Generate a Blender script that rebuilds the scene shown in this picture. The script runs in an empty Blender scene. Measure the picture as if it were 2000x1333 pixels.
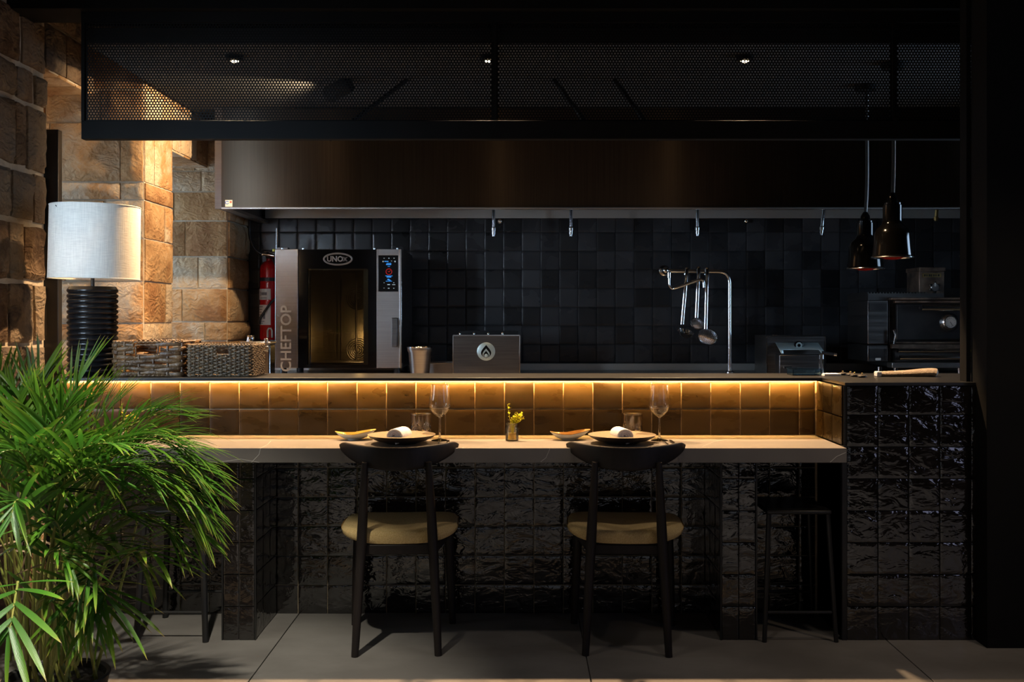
import bpy, bmesh, math, random
import numpy as np
from mathutils import Vector, Matrix, Euler, noise

rnd = random.Random(7)
PI = math.pi
scene = bpy.context.scene
COL = scene.collection

# ------------------------------------------------------------------ camera
F = 2050.0          # focal length in pixels of the 2000 px wide frame
EYE = 1.25
cam_data = bpy.data.cameras.new('camera')
cam_data.sensor_width = 36.0
cam_data.lens = F / 2000.0 * 36.0
cam_data.shift_x = -15.0 / 2000.0
cam_data.shift_y = -46.5 / 2000.0
cam_data.clip_start = 0.05
cam = bpy.data.objects.new('camera', cam_data)
COL.objects.link(cam)
cam.location = (0, 0, EYE)
cam.rotation_euler = (PI / 2, 0, 0)
scene.camera = cam

# ------------------------------------------------------------------ world + exposure
scene.view_settings.view_transform = 'Standard'
scene.view_settings.look = 'None'
scene.view_settings.gamma = 1.0
scene.view_settings.exposure = 0.0
scene.view_settings.use_curve_mapping = False
world = bpy.data.worlds.new('world')
world.use_nodes = True
world.node_tree.nodes['Background'].inputs[0].default_value = (0.55, 0.7, 1.0, 1)
world.node_tree.nodes['Background'].inputs[1].default_value = 0.004
scene.world = world

AISLE_POWER = 190
REAR_POWER = 2.2
WARM = (1.0, 0.66, 0.36)
COOL = (0.62, 0.80, 1.0)


def area_lamp(name, loc, target, sx, sy, power, color, spread=180):
    d = bpy.data.lights.new(name, 'AREA')
    d.shape = 'RECTANGLE'
    d.size, d.size_y = sx, sy
    d.energy = power
    d.color = color
    d.spread = math.radians(spread)
    o = bpy.data.objects.new(name, d)
    COL.objects.link(o)
    o.location = loc
    v = Vector(target) - Vector(loc)
    o.rotation_euler = v.to_track_quat('-Z', 'Y').to_euler()
    return o


def spot_lamp(name, loc, target, angle, power, color, blend=0.5, radius=0.03):
    d = bpy.data.lights.new(name, 'SPOT')
    d.energy = power
    d.color = color
    d.spot_size = math.radians(angle)
    d.spot_blend = blend
    d.shadow_soft_size = radius
    o = bpy.data.objects.new(name, d)
    COL.objects.link(o)
    o.location = loc
    v = Vector(target) - Vector(loc)
    o.rotation_euler = v.to_track_quat('-Z', 'Y').to_euler()
    return o


# daylight through the windows (panes and frames are built further down)
area_lamp('daylight_niche_near', (-2.72, 5.12, 1.55), (-1.5, 5.12, 1.5), 0.5, 1.2, 12, COOL)
area_lamp('daylight_niche_far', (-2.72, 6.17, 1.55), (-1.5, 6.2, 1.5), 0.6, 1.2, 22, COOL)
area_lamp('daylight_front_left', (-2.5, 3.55, 1.55), (-1.84, 4.54, 1.45), 0.8, 1.0, 23, COOL, 75)
area_lamp('daylight_front_left_low', (-2.5, 3.7, 1.2), (0, 3.75, 0.0), 0.7, 0.6, 2.5, (0.9, 0.95, 1.0), 140)
for x, w in ((-0.35, 13), (0.6, 16), (1.5, 15)):
    spot_lamp('aisle_spot_light', (x, 3.42, 2.80), (x, 3.55, 0), 62, w, (1.0, 0.88, 0.76), 0.8, 0.05)
spot_lamp('aisle_spot_light', (2.1, 3.0, 2.80), (2.0, 3.4, 0), 70, 40, (1.0, 0.78, 0.56), 0.8, 0.05)
area_lamp('daylight_kitchen_right', (3.5, 5.05, 1.55), (0, 5.3, 1.4), 0.7, 1.2, 32, COOL)
area_lamp('daylight_front_right', (3.75, 1.0, 1.4), (1, 3.0, 0.6), 1.6, 1.6, 13, (0.62, 0.66, 1.0))

# ceiling spots: kitchen row behind the perforated screen, and the dining row
KITCHEN_SPOTS = [(-1.307, 4.81), (-0.141, 4.81), (1.032, 4.81)]
for i, (x, y) in enumerate(KITCHEN_SPOTS):
    spot_lamp('kitchen_spot_light', (x, y, 2.4155), (x, y - 0.08, 0), 104, 430, WARM, 0.7, 0.025)
DINING_SPOTS = [(-1.15, 2.35), (0.05, 2.9), (1.25, 2.4)]
spot_lamp('palm_spot_light', (-0.95, 2.35, 2.80), (-1.14, 3.06, 0.62), 46, 380, (1.0, 0.95, 0.80), 0.6, 0.03)
for x in (-1.55, 0.15, 1.85):
    area_lamp('daylight_rear', (x, -3.25, 1.3), (x, 0, 1.1), 1.3, 2.0, REAR_POWER, (1.0, 0.93, 0.92))
for x in (-1.5, -0.3, 0.9, 2.0):
    for y in (0.9, 2.15):
        spot_lamp('aisle_spot_light', (x, y, 2.80), (x, y, 0), 50, AISLE_POWER, (1.0, 0.92, 0.86), 0.35, 0.05)
# invented extra spot, added only to brighten the stone pier
spot_lamp('added_pier_spot', (-0.93, 5.31, 2.395), (-1.93, 5.75, 2.0), 100, 190, (1.0, 0.74, 0.46), 0.5, 0.03)

# ------------------------------------------------------------------ helpers


def P(x, y, d):
    """World point of a photo pixel (2000x1333) at depth d."""
    return Vector(((x - 1015.0) * d / F, d, EYE - (y - 620.0) * d / F))


def PX(x, d):
    return (x - 1015.0) * d / F


def PZ(y, d):
    return EYE - (y - 620.0) * d / F


class NT:
    def __init__(self, name):
        self.m = bpy.data.materials.new(name)
        self.m.use_nodes = True
        self.t = self.m.node_tree
        self.b = self.t.nodes['Principled BSDF']
        self.out = self.t.nodes['Material Output']

    def n(self, kind, **kw):
        nd = self.t.nodes.new(kind)
        for k, v in kw.items():
            setattr(nd, k, v)
        return nd

    def l(self, a, b):
        self.t.links.new(a, b)


def mat(name, col, rough=0.5, metal=0.0, col2=None, cscale=8.0, rand=0.0, bump=0.0, bscale=40.0,
        stretch=(1, 1, 1), rough2=None, spec=0.5, coat=0.0, emit=None, estr=0.0, detail=4.0, trans=0.0, ior=1.45, jitter=True, aniso=0.0):
    k = NT(name)
    b = k.b
    b.inputs['Roughness'].default_value = rough
    b.inputs['Metallic'].default_value = metal
    b.inputs['Specular IOR Level'].default_value = spec
    b.inputs['Coat Weight'].default_value = coat
    b.inputs['IOR'].default_value = ior
    b.inputs['Transmission Weight'].default_value = trans
    b.inputs['Anisotropic'].default_value = aniso
    c4 = (*col, 1)
    b.inputs['Base Color'].default_value = c4
    tc = k.n('ShaderNodeTexCoord')
    oi = k.n('ShaderNodeObjectInfo')
    mp = k.n('ShaderNodeMapping')
    mp.inputs['Scale'].default_value = stretch
    if jitter:
        mul = k.n('ShaderNodeVectorMath', operation='SCALE')
        mul.inputs[0].default_value = (37.1, 17.3, 71.9)
        k.l(oi.outputs['Random'], mul.inputs['Scale'])
        add = k.n('ShaderNodeVectorMath', operation='ADD')
        k.l(tc.outputs['Object'], add.inputs[0])
        k.l(mul.outputs[0], add.inputs[1])
        k.l(add.outputs[0], mp.inputs['Vector'])
    else:
        k.l(tc.outputs['Object'], mp.inputs['Vector'])
    if aniso:
        tg = k.n('ShaderNodeTangent', direction_type='RADIAL', axis='Z')
        k.l(tg.outputs[0], b.inputs['Tangent'])
        b.inputs['Anisotropic Rotation'].default_value = 0.25
    cur = None
    if col2 is not None:
        nz = k.n('ShaderNodeTexNoise')
        nz.inputs['Scale'].default_value = cscale
        nz.inputs['Detail'].default_value = detail
        k.l(mp.outputs[0], nz.inputs['Vector'])
        rp = k.n('ShaderNodeMapRange')
        rp.inputs[1].default_value = 0.35
        rp.inputs[2].default_value = 0.65
        k.l(nz.outputs[0], rp.inputs[0])
        mx = k.n('ShaderNodeMix', data_type='RGBA')
        mx.inputs[6].default_value = c4
        mx.inputs[7].default_value = (*col2, 1)
        k.l(rp.outputs[0], mx.inputs[0])
        cur = mx.outputs[2]
        if rough2 is not None:
            rr = k.n('ShaderNodeMapRange')
            rr.inputs[3].default_value = rough
            rr.inputs[4].default_value = rough2
            k.l(rp.outputs[0], rr.inputs[0])
            k.l(rr.outputs[0], b.inputs['Roughness'])
    if rand > 0:
        hs = k.n('ShaderNodeHueSaturation')
        rv = k.n('ShaderNodeMapRange')
        rv.inputs[3].default_value = 1 - rand
        rv.inputs[4].default_value = 1 + rand
        k.l(oi.outputs['Random'], rv.inputs[0])
        k.l(rv.outputs[0], hs.inputs['Value'])
        if cur is None:
            hs.inputs['Color'].default_value = c4
        else:
            k.l(cur, hs.inputs['Color'])
        cur = hs.outputs[0]
    if cur is not None:
        k.l(cur, b.inputs['Base Color'])
    if bump > 0:
        nb = k.n('ShaderNodeTexNoise')
        nb.inputs['Scale'].default_value = bscale
        nb.inputs['Detail'].default_value = detail
        k.l(mp.outputs[0], nb.inputs['Vector'])
        bp = k.n('ShaderNodeBump')
        bp.inputs['Strength'].default_value = bump
        bp.inputs['Distance'].default_value = 0.01
        k.l(nb.outputs[0], bp.inputs['Height'])
        k.l(bp.outputs[0], b.inputs['Normal'])
    if emit is not None:
        b.inputs['Emission Color'].default_value = (*emit, 1)
        b.inputs['Emission Strength'].default_value = estr
    return k.m


def mat_stone(name, cols, bump=0.9):
    """Chiselled sandstone: hue differs from stone to stone, wavy tool marks as relief."""
    k = NT(name)
    b = k.b
    b.inputs['Roughness'].default_value = 0.88
    b.inputs['Specular IOR Level'].default_value = 0.2
    tc = k.n('ShaderNodeTexCoord')
    oi = k.n('ShaderNodeObjectInfo')
    mul = k.n('ShaderNodeVectorMath', operation='SCALE')
    mul.inputs[0].default_value = (31.0, 57.0, 23.0)
    k.l(oi.outputs['Random'], mul.inputs['Scale'])
    add = k.n('ShaderNodeVectorMath', operation='ADD')
    k.l(tc.outputs['Object'], add.inputs[0])
    k.l(mul.outputs[0], add.inputs[1])
    ramp = k.n('ShaderNodeValToRGB')
    el = ramp.color_ramp.elements
    el[0].color = (*cols[0], 1)
    el[1].color = (*cols[-1], 1)
    for i, c in enumerate(cols[1:-1]):
        e = el.new((i + 1) / (len(cols) - 1))
        e.color = (*c, 1)
    nz = k.n('ShaderNodeTexNoise')
    nz.inputs['Scale'].default_value = 6
    nz.inputs['Detail'].default_value = 8
    nz.inputs['Roughness'].default_value = 0.65
    k.l(add.outputs[0], nz.inputs['Vector'])
    m1 = k.n('ShaderNodeMath', operation='MULTIPLY_ADD')
    m1.inputs[1].default_value = 1.5
    m1.inputs[2].default_value = -0.75
    k.l(nz.outputs[0], m1.inputs[0])
    m2 = k.n('ShaderNodeMath', operation='ADD')
    k.l(m1.outputs[0], m2.inputs[0])
    k.l(oi.outputs['Random'], m2.inputs[1])
    k.l(m2.outputs[0], ramp.inputs[0])
    k.l(ramp.outputs[0], b.inputs['Base Color'])
    wv = k.n('ShaderNodeTexVoronoi')
    wv.feature = 'SMOOTH_F1'
    wv.inputs['Scale'].default_value = 34
    wv.inputs['Smoothness'].default_value = 0.25
    mpw = k.n('ShaderNodeMapping')
    mpw.inputs['Scale'].default_value = (0.8, 1.0, 1.7)
    mpw.inputs['Rotation'].default_value = (0.3, 0.6, 0.2)
    dz = k.n('ShaderNodeTexNoise')
    dz.inputs['Scale'].default_value = 9
    k.l(add.outputs[0], dz.inputs['Vector'])
    dm_ = k.n('ShaderNodeMix', data_type='RGBA')
    dm_.inputs[0].default_value = 0.14
    k.l(add.outputs[0], dm_.inputs[6])
    k.l(dz.outputs['Color'], dm_.inputs[7])
    k.l(dm_.outputs[2], mpw.inputs['Vector'])
    k.l(mpw.outputs[0], wv.inputs['Vector'])
    n2 = k.n('ShaderNodeTexNoise')
    n2.inputs['Scale'].default_value = 48
    n2.inputs['Detail'].default_value = 8
    n2.inputs['Roughness'].default_value = 0.68
    k.l(add.outputs[0], n2.inputs['Vector'])
    m3 = k.n('ShaderNodeMath', operation='MULTIPLY_ADD')
    m3.inputs[1].default_value = 0.7
    k.l(wv.outputs['Distance'], m3.inputs[0])
    k.l(n2.outputs[0], m3.inputs[2])
    bp = k.n('ShaderNodeBump')
    bp.inputs['Strength'].default_value = bump
    bp.inputs['Distance'].default_value = 0.013
    k.l(m3.outputs[0], bp.inputs['Height'])
    k.l(bp.outputs[0], b.inputs['Normal'])
    return k.m


def mat_tile(name, c1, c2, rough, bump, bscale, rand, spec=0.5, stretch=(1, 1, 2.6)):
    """Hand-glazed tile: uneven glossy glaze, tone differs from tile to tile."""
    k = NT(name)
    b = k.b
    b.inputs['Specular IOR Level'].default_value = spec
    tc = k.n('ShaderNodeTexCoord')
    oi = k.n('ShaderNodeObjectInfo')
    mul = k.n('ShaderNodeVectorMath', operation='SCALE')
    mul.inputs[0].default_value = (41.0, 13.0, 29.0)
    k.l(oi.outputs['Random'], mul.inputs['Scale'])
    add = k.n('ShaderNodeVectorMath', operation='ADD')
    k.l(tc.outputs['Object'], add.inputs[0])
    k.l(mul.outputs[0], add.inputs[1])
    mp = k.n('ShaderNodeMapping')
    mp.inputs['Scale'].default_value = stretch
    k.l(add.outputs[0], mp.inputs['Vector'])
    nz = k.n('ShaderNodeTexNoise')
    nz.inputs['Scale'].default_value = 7
    nz.inputs['Detail'].default_value = 3
    k.l(mp.outputs[0], nz.inputs['Vector'])
    m = k.n('ShaderNodeMapRange')
    m.inputs[1].default_value = 0.3
    m.inputs[2].default_value = 0.7
    k.l(nz.outputs[0], m.inputs[0])
    mx = k.n('ShaderNodeMix', data_type='RGBA')
    mx.inputs[6].default_value = (*c1, 1)
    mx.inputs[7].default_value = (*c2, 1)
    k.l(m.outputs[0], mx.inputs[0])
    hs = k.n('ShaderNodeHueSaturation')
    rv = k.n('ShaderNodeMapRange')
    rv.inputs[3].default_value = 1 - rand
    rv.inputs[4].default_value = 1 + rand
    k.l(oi.outputs['Random'], rv.inputs[0])
    k.l(rv.outputs[0], hs.inputs['Value'])
    k.l(mx.outputs[2], hs.inputs['Color'])
    k.l(hs.outputs[0], b.inputs['Base Color'])
    rr = k.n('ShaderNodeMapRange')
    rr.inputs[1].default_value = 0.3
    rr.inputs[2].default_value = 0.7
    rr.inputs[3].default_value = rough * 0.7
    rr.inputs[4].default_value = rough * 1.5
    k.l(nz.outputs[0], rr.inputs[0])
    k.l(rr.outputs[0], b.inputs['Roughness'])
    nb = k.n('ShaderNodeTexNoise')
    nb.inputs['Scale'].default_value = bscale
    nb.inputs['Detail'].default_value = 3
    nb.inputs['Distortion'].default_value = 0.6
    k.l(mp.outputs[0], nb.inputs['Vector'])
    bp = k.n('ShaderNodeBump')
    bp.inputs['Strength'].default_value = bump
    bp.inputs['Distance'].default_value = 0.01
    k.l(nb.outputs[0], bp.inputs['Height'])
    k.l(bp.outputs[0], b.inputs['Normal'])
    return k.m


def mat_glass(name, col=(1, 1, 1), rough=0.0):
    k = NT(name)
    k.t.nodes.remove(k.b)
    g = k.n('ShaderNodeBsdfGlass')
    g.inputs['Color'].default_value = (*col, 1)
    g.inputs['Roughness'].default_value = rough
    g.inputs['IOR'].default_value = 1.48
    k.l(g.outputs[0], k.out.inputs[0])
    return k.m


def mat_pane(name, tint=(0.9, 0.95, 1.0)):
    """Thin window glass: clear with a fresnel reflection."""
    k = NT(name)
    k.t.nodes.remove(k.b)
    tr = k.n('ShaderNodeBsdfTransparent')
    tr.inputs[0].default_value = (*tint, 1)
    gl = k.n('ShaderNodeBsdfGlossy')
    gl.inputs['Roughness'].default_value = 0.03
    fr = k.n('ShaderNodeFresnel')
    fr.inputs[0].default_value = 1.45
    mx = k.n('ShaderNodeMixShader')
    k.l(fr.outputs[0], mx.inputs[0])
    k.l(tr.outputs[0], mx.inputs[1])
    k.l(gl.outputs[0], mx.inputs[2])
    k.l(mx.outputs[0], k.out.inputs[0])
    return k.m


def mat_liquid(name, col, body=0.35):
    """Tinted see-through body with a little scattered light and a fresnel gloss."""
    k = NT(name)
    k.t.nodes.remove(k.b)
    tr = k.n('ShaderNodeBsdfTransparent')
    tr.inputs[0].default_value = (*col, 1)
    tl = k.n('ShaderNodeBsdfTranslucent')
    tl.inputs[0].default_value = (*col, 1)
    m1 = k.n('ShaderNodeMixShader')
    m1.inputs[0].default_value = body
    df = k.n('ShaderNodeBsdfDiffuse')
    df.inputs[0].default_value = (*col, 1)
    m0 = k.n('ShaderNodeMixShader')
    m0.inputs[0].default_value = 0.5
    k.l(tl.outputs[0], m0.inputs[1])
    k.l(df.outputs[0], m0.inputs[2])
    k.l(tr.outputs[0], m1.inputs[1])
    k.l(m0.outputs[0], m1.inputs[2])
    gl = k.n('ShaderNodeBsdfGlossy')
    gl.inputs['Roughness'].default_value = 0.05
    fr = k.n('ShaderNodeFresnel')
    fr.inputs[0].default_value = 1.45
    mx = k.n('ShaderNodeMixShader')
    k.l(fr.outputs[0], mx.inputs[0])
    k.l(m1.outputs[0], mx.inputs[1])
    k.l(gl.outputs[0], mx.inputs[2])
    k.l(mx.outputs[0], k.out.inputs[0])
    return k.m


def mat_shade(name, col):
    k = NT(name)
    tc = k.n('ShaderNodeTexCoord')
    mp = k.n('ShaderNodeMapping')
    mp.inputs['Scale'].default_value = (30, 30, 400)
    k.l(tc.outputs['Object'], mp.inputs['Vector'])
    n1 = k.n('ShaderNodeTexNoise')
    n1.inputs['Scale'].default_value = 1.0
    n1.inputs['Detail'].default_value = 4
    k.l(mp.outputs[0], n1.inputs['Vector'])
    mp2 = k.n('ShaderNodeMapping')
    mp2.inputs['Scale'].default_value = (300, 300, 12)
    k.l(tc.outputs['Object'], mp2.inputs['Vector'])
    n2 = k.n('ShaderNodeTexNoise')
    n2.inputs['Scale'].default_value = 1.0
    n2.inputs['Detail'].default_value = 4
    k.l(mp2.outputs[0], n2.inputs['Vector'])
    ad = k.n('ShaderNodeMath', operation='ADD')
    k.l(n1.outputs[0], ad.inputs[0])
    k.l(n2.outputs[0], ad.inputs[1])
    rp = k.n('ShaderNodeMapRange')
    rp.inputs[1].default_value = 0.7
    rp.inputs[2].default_value = 1.3
    rp.inputs[3].default_value = 0.82
    rp.inputs[4].default_value = 1.06
    k.l(ad.outputs[0], rp.inputs[0])
    vm = k.n('ShaderNodeVectorMath', operation='SCALE')
    vm.inputs[0].default_value = col
    k.l(rp.outputs[0], vm.inputs['Scale'])
    df = k.n('ShaderNodeBsdfDiffuse')
    tl = k.n('ShaderNodeBsdfTranslucent')
    k.l(vm.outputs[0], df.inputs[0])
    k.l(vm.outputs[0], tl.inputs[0])
    bp = k.n('ShaderNodeBump')
    bp.inputs['Strength'].default_value = 0.25
    bp.inputs['Distance'].default_value = 0.003
    k.l(ad.outputs[0], bp.inputs['Height'])
    k.l(bp.outputs[0], df.inputs['Normal'])
    mx = k.n('ShaderNodeMixShader')
    mx.inputs[0].default_value = 0.25
    k.l(df.outputs[0], mx.inputs[1])
    k.l(tl.outputs[0], mx.inputs[2])
    k.t.nodes.remove(k.b)
    k.l(mx.outputs[0], k.out.inputs[0])
    return k.m


def mat_leaf(name):
    """Palm leaflet: green with a yellowed, dry tip; tone differs from leaf to leaf (UV u runs base to tip)."""
    k = NT(name)
    b = k.b
    uv = k.n('ShaderNodeUVMap')
    uv.uv_map = 'UVMap'
    sp = k.n('ShaderNodeSeparateXYZ')
    k.l(uv.outputs[0], sp.inputs[0])
    ramp = k.n('ShaderNodeValToRGB')
    e = ramp.color_ramp.elements
    e[0].position = 0.0
    e[0].color = (0.045, 0.13, 0.014, 1)
    e[1].position = 1.0
    e[1].color = (0.30, 0.17, 0.06, 1)
    for p, c in ((0.55, (0.06, 0.18, 0.014)), (0.86, (0.12, 0.25, 0.02)), (0.95, (0.28, 0.27, 0.04))):
        q = e.new(p)
        q.color = (*c, 1)
    k.l(sp.outputs[0], ramp.inputs[0])
    hs = k.n('ShaderNodeHueSaturation')
    tc = k.n('ShaderNodeTexCoord')
    nz = k.n('ShaderNodeTexNoise')
    nz.inputs['Scale'].default_value = 9
    k.l(tc.outputs['Object'], nz.inputs['Vector'])
    mr = k.n('ShaderNodeMapRange')
    mr.inputs[1].default_value = 0.3
    mr.inputs[2].default_value = 0.7
    mr.inputs[3].default_value = 0.475
    mr.inputs[4].default_value = 0.515
    k.l(nz.outputs[0], mr.inputs[0])
    k.l(mr.outputs[0], hs.inputs['Hue'])
    k.l(ramp.outputs[0], hs.inputs['Color'])
    k.l(hs.outputs[0], b.inputs['Base Color'])
    b.inputs['Roughness'].default_value = 0.34
    b.inputs['Specular IOR Level'].default_value = 0.5
    tl = k.n('ShaderNodeBsdfTranslucent')
    k.l(hs.outputs[0], tl.inputs[0])
    mx = k.n('ShaderNodeMixShader')
    mx.inputs[0].default_value = 0.3
    k.l(b.outputs[0], mx.inputs[1])
    k.l(tl.outputs[0], mx.inputs[2])
    # fine lengthwise veins
    wv = k.n('ShaderNodeMath', operation='SINE')
    ml = k.n('ShaderNodeMath', operation='MULTIPLY')
    ml.inputs[1].default_value = 45
    k.l(sp.outputs[1], ml.inputs[0])
    k.l(ml.outputs[0], wv.inputs[0])
    bp = k.n('ShaderNodeBump')
    bp.inputs['Strength'].default_value = 0.25
    bp.inputs['Distance'].default_value = 0.001
    k.l(wv.outputs[0], bp.inputs['Height'])
    k.l(bp.outputs[0], b.inputs['Normal'])
    k.l(mx.outputs[0], k.out.inputs[0])
    return k.m


class MB:
    """Collects shapes into one mesh."""

    def __init__(self):
        self.v, self.f, self.uv = [], [], None

    def add(self, vs, fs):
        o = len(self.v)
        self.v += [tuple(p) for p in vs]
        self.f += [tuple(i + o for i in q) for q in fs]
        return self

    def box(self, a, b, m=None):
        x0, y0, z0 = a
        x1, y1, z1 = b
        vs = [Vector(p) for p in ((x0, y0, z0), (x1, y0, z0), (x1, y1, z0), (x0, y1, z0),
                                  (x0, y0, z1), (x1, y0, z1), (x1, y1, z1), (x0, y1, z1))]
        if m is not None:
            vs = [m @ p for p in vs]
        return self.add(vs, [(0, 3, 2, 1), (4, 5, 6, 7), (0, 1, 5, 4), (1, 2, 6, 5), (2, 3, 7, 6), (3, 0, 4, 7)])

    def tube(self, pts, r, n=10, caps=True, flat=1.0, up=None, closed=False):
        """r: number or list; flat scales the section along its second axis."""
        pts = [Vector(p) for p in pts]
        N = len(pts)
        rs = r if isinstance(r, (list, tuple)) else [r] * N
        rings = []
        ref = Vector(up) if up else None
        prev = None
        for i, p in enumerate(pts):
            if closed:
                t = pts[(i + 1) % N] - pts[i - 1]
            else:
                t = pts[min(i + 1, N - 1)] - pts[max(i - 1, 0)]
            t.normalize()
            if prev is None:
                a = ref if ref else (Vector((0, 0, 1)) if abs(t.z) < 0.9 else Vector((1, 0, 0)))
                u = (a - t * a.dot(t)).normalized()
            else:
                u = prev - t * prev.dot(t)
                if u.length < 1e-6:
                    u = t.orthogonal()
                u.normalize()
            prev = u
            w = t.cross(u)
            rings.append([p + (u * math.cos(2 * PI * k / n) + w * math.sin(2 * PI * k / n) * flat) * rs[i] for k in range(n)])
        vs = [q for ring in rings for q in ring]
        fs = []
        for i in range(N if closed else N - 1):
            j = (i + 1) % N
            for k in range(n):
                k2 = (k + 1) % n
                fs.append((i * n + k, i * n + k2, j * n + k2, j * n + k))
        if caps and not closed:
            fs.append(tuple(reversed(range(n))))
            fs.append(tuple((N - 1) * n + k for k in range(n)))
        return self.add(vs, fs)

    def lathe(self, prof, n=32, c=(0, 0, 0), m=None, closed=False):
        """prof: list of (radius, z)."""
        c = Vector(c)
        vs, fs = [], []
        N = len(prof)
        for (r, z) in prof:
            for k in range(n):
                a = 2 * PI * k / n
                p = Vector((r * math.cos(a), r * math.sin(a), z))
                if m is not None:
                    p = m @ p
                vs.append(p + c)
        for i in range(N if closed else N - 1):
            j = (i + 1) % N
            for k in range(n):
                k2 = (k + 1) % n
                fs.append((i * n + k, i * n + k2, j * n + k2, j * n + k))
        if not closed:
            if prof[0][0] > 1e-6:
                fs.append(tuple(reversed(range(n))))
            if prof[-1][0] > 1e-6:
                fs.append(tuple((N - 1) * n + k for k in range(n)))
        return self.add(vs, fs)

    def prism(self, poly, y0, y1):
        """poly: (x, z) outline extruded along y."""
        n = len(poly)
        vs = [(x, y0, z) for x, z in poly] + [(x, y1, z) for x, z in poly]
        fs = [tuple(range(n)), tuple(reversed(range(n, 2 * n)))]
        fs += [(i, i + n, (i + 1) % n + n, (i + 1) % n) for i in range(n)]
        return self.add(vs, fs)

    def sphere(self, c, r, n=10, m=6, s=(1, 1, 1)):
        prof = [(r * math.sin(PI * i / m), -r * math.cos(PI * i / m)) for i in range(m + 1)]
        prof[0] = (0.0001 * r, prof[0][1])
        prof[-1] = (0.0001 * r, prof[-1][1])
        return self.lathe(prof, n, c, Matrix.Diagonal((*s, 1)))

    def grid(self, fn, nu, nv, closed_u=False):
        vs = [fn(i / nu, j / nv) for j in range(nv + 1) for i in range(nu + (0 if closed_u else 1))]
        w = nu if closed_u else nu + 1
        fs = []
        for j in range(nv):
            for i in range(nu):
                i2 = (i + 1) % w
                fs.append((j * w + i, j * w + i2, (j + 1) * w + i2, (j + 1) * w + i))
        return self.add(vs, fs)

    def mesh(self, name, smooth=40, fix=True):
        me = bpy.data.meshes.new(name)
        me.from_pydata([tuple(p) for p in self.v], [], self.f)
        if self.uv is not None:
            lay = me.uv_layers.new(name='UVMap')
            idx = np.empty(len(me.loops), np.int32)
            me.loops.foreach_get('vertex_index', idx)
            lay.data.foreach_set('uv', np.array(self.uv, np.float32)[idx].ravel())
        if fix:
            bm = bmesh.new()
            bm.from_mesh(me)
            bmesh.ops.recalc_face_normals(bm, faces=bm.faces)
            bm.to_mesh(me)
            bm.free()
        if smooth:
            me.polygons.foreach_set('use_smooth', [True] * len(me.polygons))
            me.set_sharp_from_angle(angle=math.radians(smooth))
        me.update()
        return me


def put(name, me, material=None, parent=None, loc=(0, 0, 0), rot=None):
    if material is not None and not me.materials:
        me.materials.append(material)
    o = bpy.data.objects.new(name, me)
    COL.objects.link(o)
    o.location = loc
    if rot is not None:
        o.rotation_euler = rot
    if parent is not None:
        o.parent = parent
    return o


def obj(name, mb, material, parent=None, loc=(0, 0, 0), rot=None, smooth=40, bev=0.0, seg=2, sub=0, solid=0.0, fix=True):
    o = put(name, mb.mesh(name, smooth, fix), material, parent, loc, rot)
    if solid:
        s = o.modifiers.new('solid', 'SOLIDIFY')
        s.thickness = solid
        s.offset = 0
    if bev:
        b = o.modifiers.new('bevel', 'BEVEL')
        b.width = bev
        b.segments = seg
        b.limit_method = 'ANGLE'
        b.angle_limit = math.radians(40)
    if sub:
        s = o.modifiers.new('sub', 'SUBSURF')
        s.levels = s.render_levels = sub
    return o


def tag(o, label=None, cat=None, group=None, kind=None):
    if label:
        o['label'] = label
    if cat:
        o['category'] = cat
    if group:
        o['group'] = group
    if kind:
        o['kind'] = kind
    return o


def thing(name, label, cat, loc=(0, 0, 0), rz=0.0, group=None):
    o = bpy.data.objects.new(name, None)
    o.empty_display_size = 0.05
    COL.objects.link(o)
    o.location = loc
    o.rotation_euler = (0, 0, rz)
    return tag(o, label, cat, group)


def struct_empty(name):
    o = bpy.data.objects.new(name, None)
    COL.objects.link(o)
    o['kind'] = 'structure'
    return o


def struct(name, mb, m, parent=None, **kw):
    o = obj(name, mb, m, parent, **kw)
    if parent is None:
        o['kind'] = 'structure'
    return o


def B(a, b):
    return MB().box(a, b)


def kids(o):
    return [c for c in COL.objects if c.parent == o]


def dup(src, loc, rz=None, label=None):
    r = src.copy()
    COL.objects.link(r)
    r.location = loc
    if rz is not None:
        r.rotation_euler = (0, 0, rz)
    if label:
        r['label'] = label
    for c in kids(src):
        n = c.copy()
        COL.objects.link(n)
        n.parent = r
        for g in kids(c):
            d = g.copy()
            COL.objects.link(d)
            d.parent = n
    return r


def text(name, body, size, m, parent, loc, rot=(PI / 2, 0, 0), depth=0.001, align='CENTER', bold=0.0, sx=1.0):
    cu = bpy.data.curves.new(name, 'FONT')
    cu.body = body
    cu.size = size
    cu.extrude = depth
    cu.offset = bold
    cu.align_x = align
    cu.align_y = 'CENTER'
    cu.resolution_u = 3
    cu.materials.append(m)
    tmp = bpy.data.objects.new(name + '_curve', cu)
    COL.objects.link(tmp)
    me = bpy.data.meshes.new_from_object(tmp.evaluated_get(bpy.context.evaluated_depsgraph_get()))
    bpy.data.objects.remove(tmp)
    o = put(name, me, None, parent, loc, rot)
    if not me.materials:
        me.materials.append(m)
    o.scale = (sx, 1, 1)
    return o


def smoothpath(ctrl, n):
    """Catmull-Rom through control points."""
    c = [Vector(p) for p in ctrl]
    c = [c[0] * 2 - c[1]] + c + [c[-1] * 2 - c[-2]]
    out = []
    segs = len(c) - 3
    for i in range(n):
        t = i / (n - 1) * segs
        k = min(int(t), segs - 1)
        u = t - k
        a, b, d, e = c[k:k + 4]
        out.append(0.5 * ((2 * b) + (d - a) * u + (2 * a - 5 * b + 4 * d - e) * u * u + (3 * b - a - 3 * d + e) * u ** 3))
    return out


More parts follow.
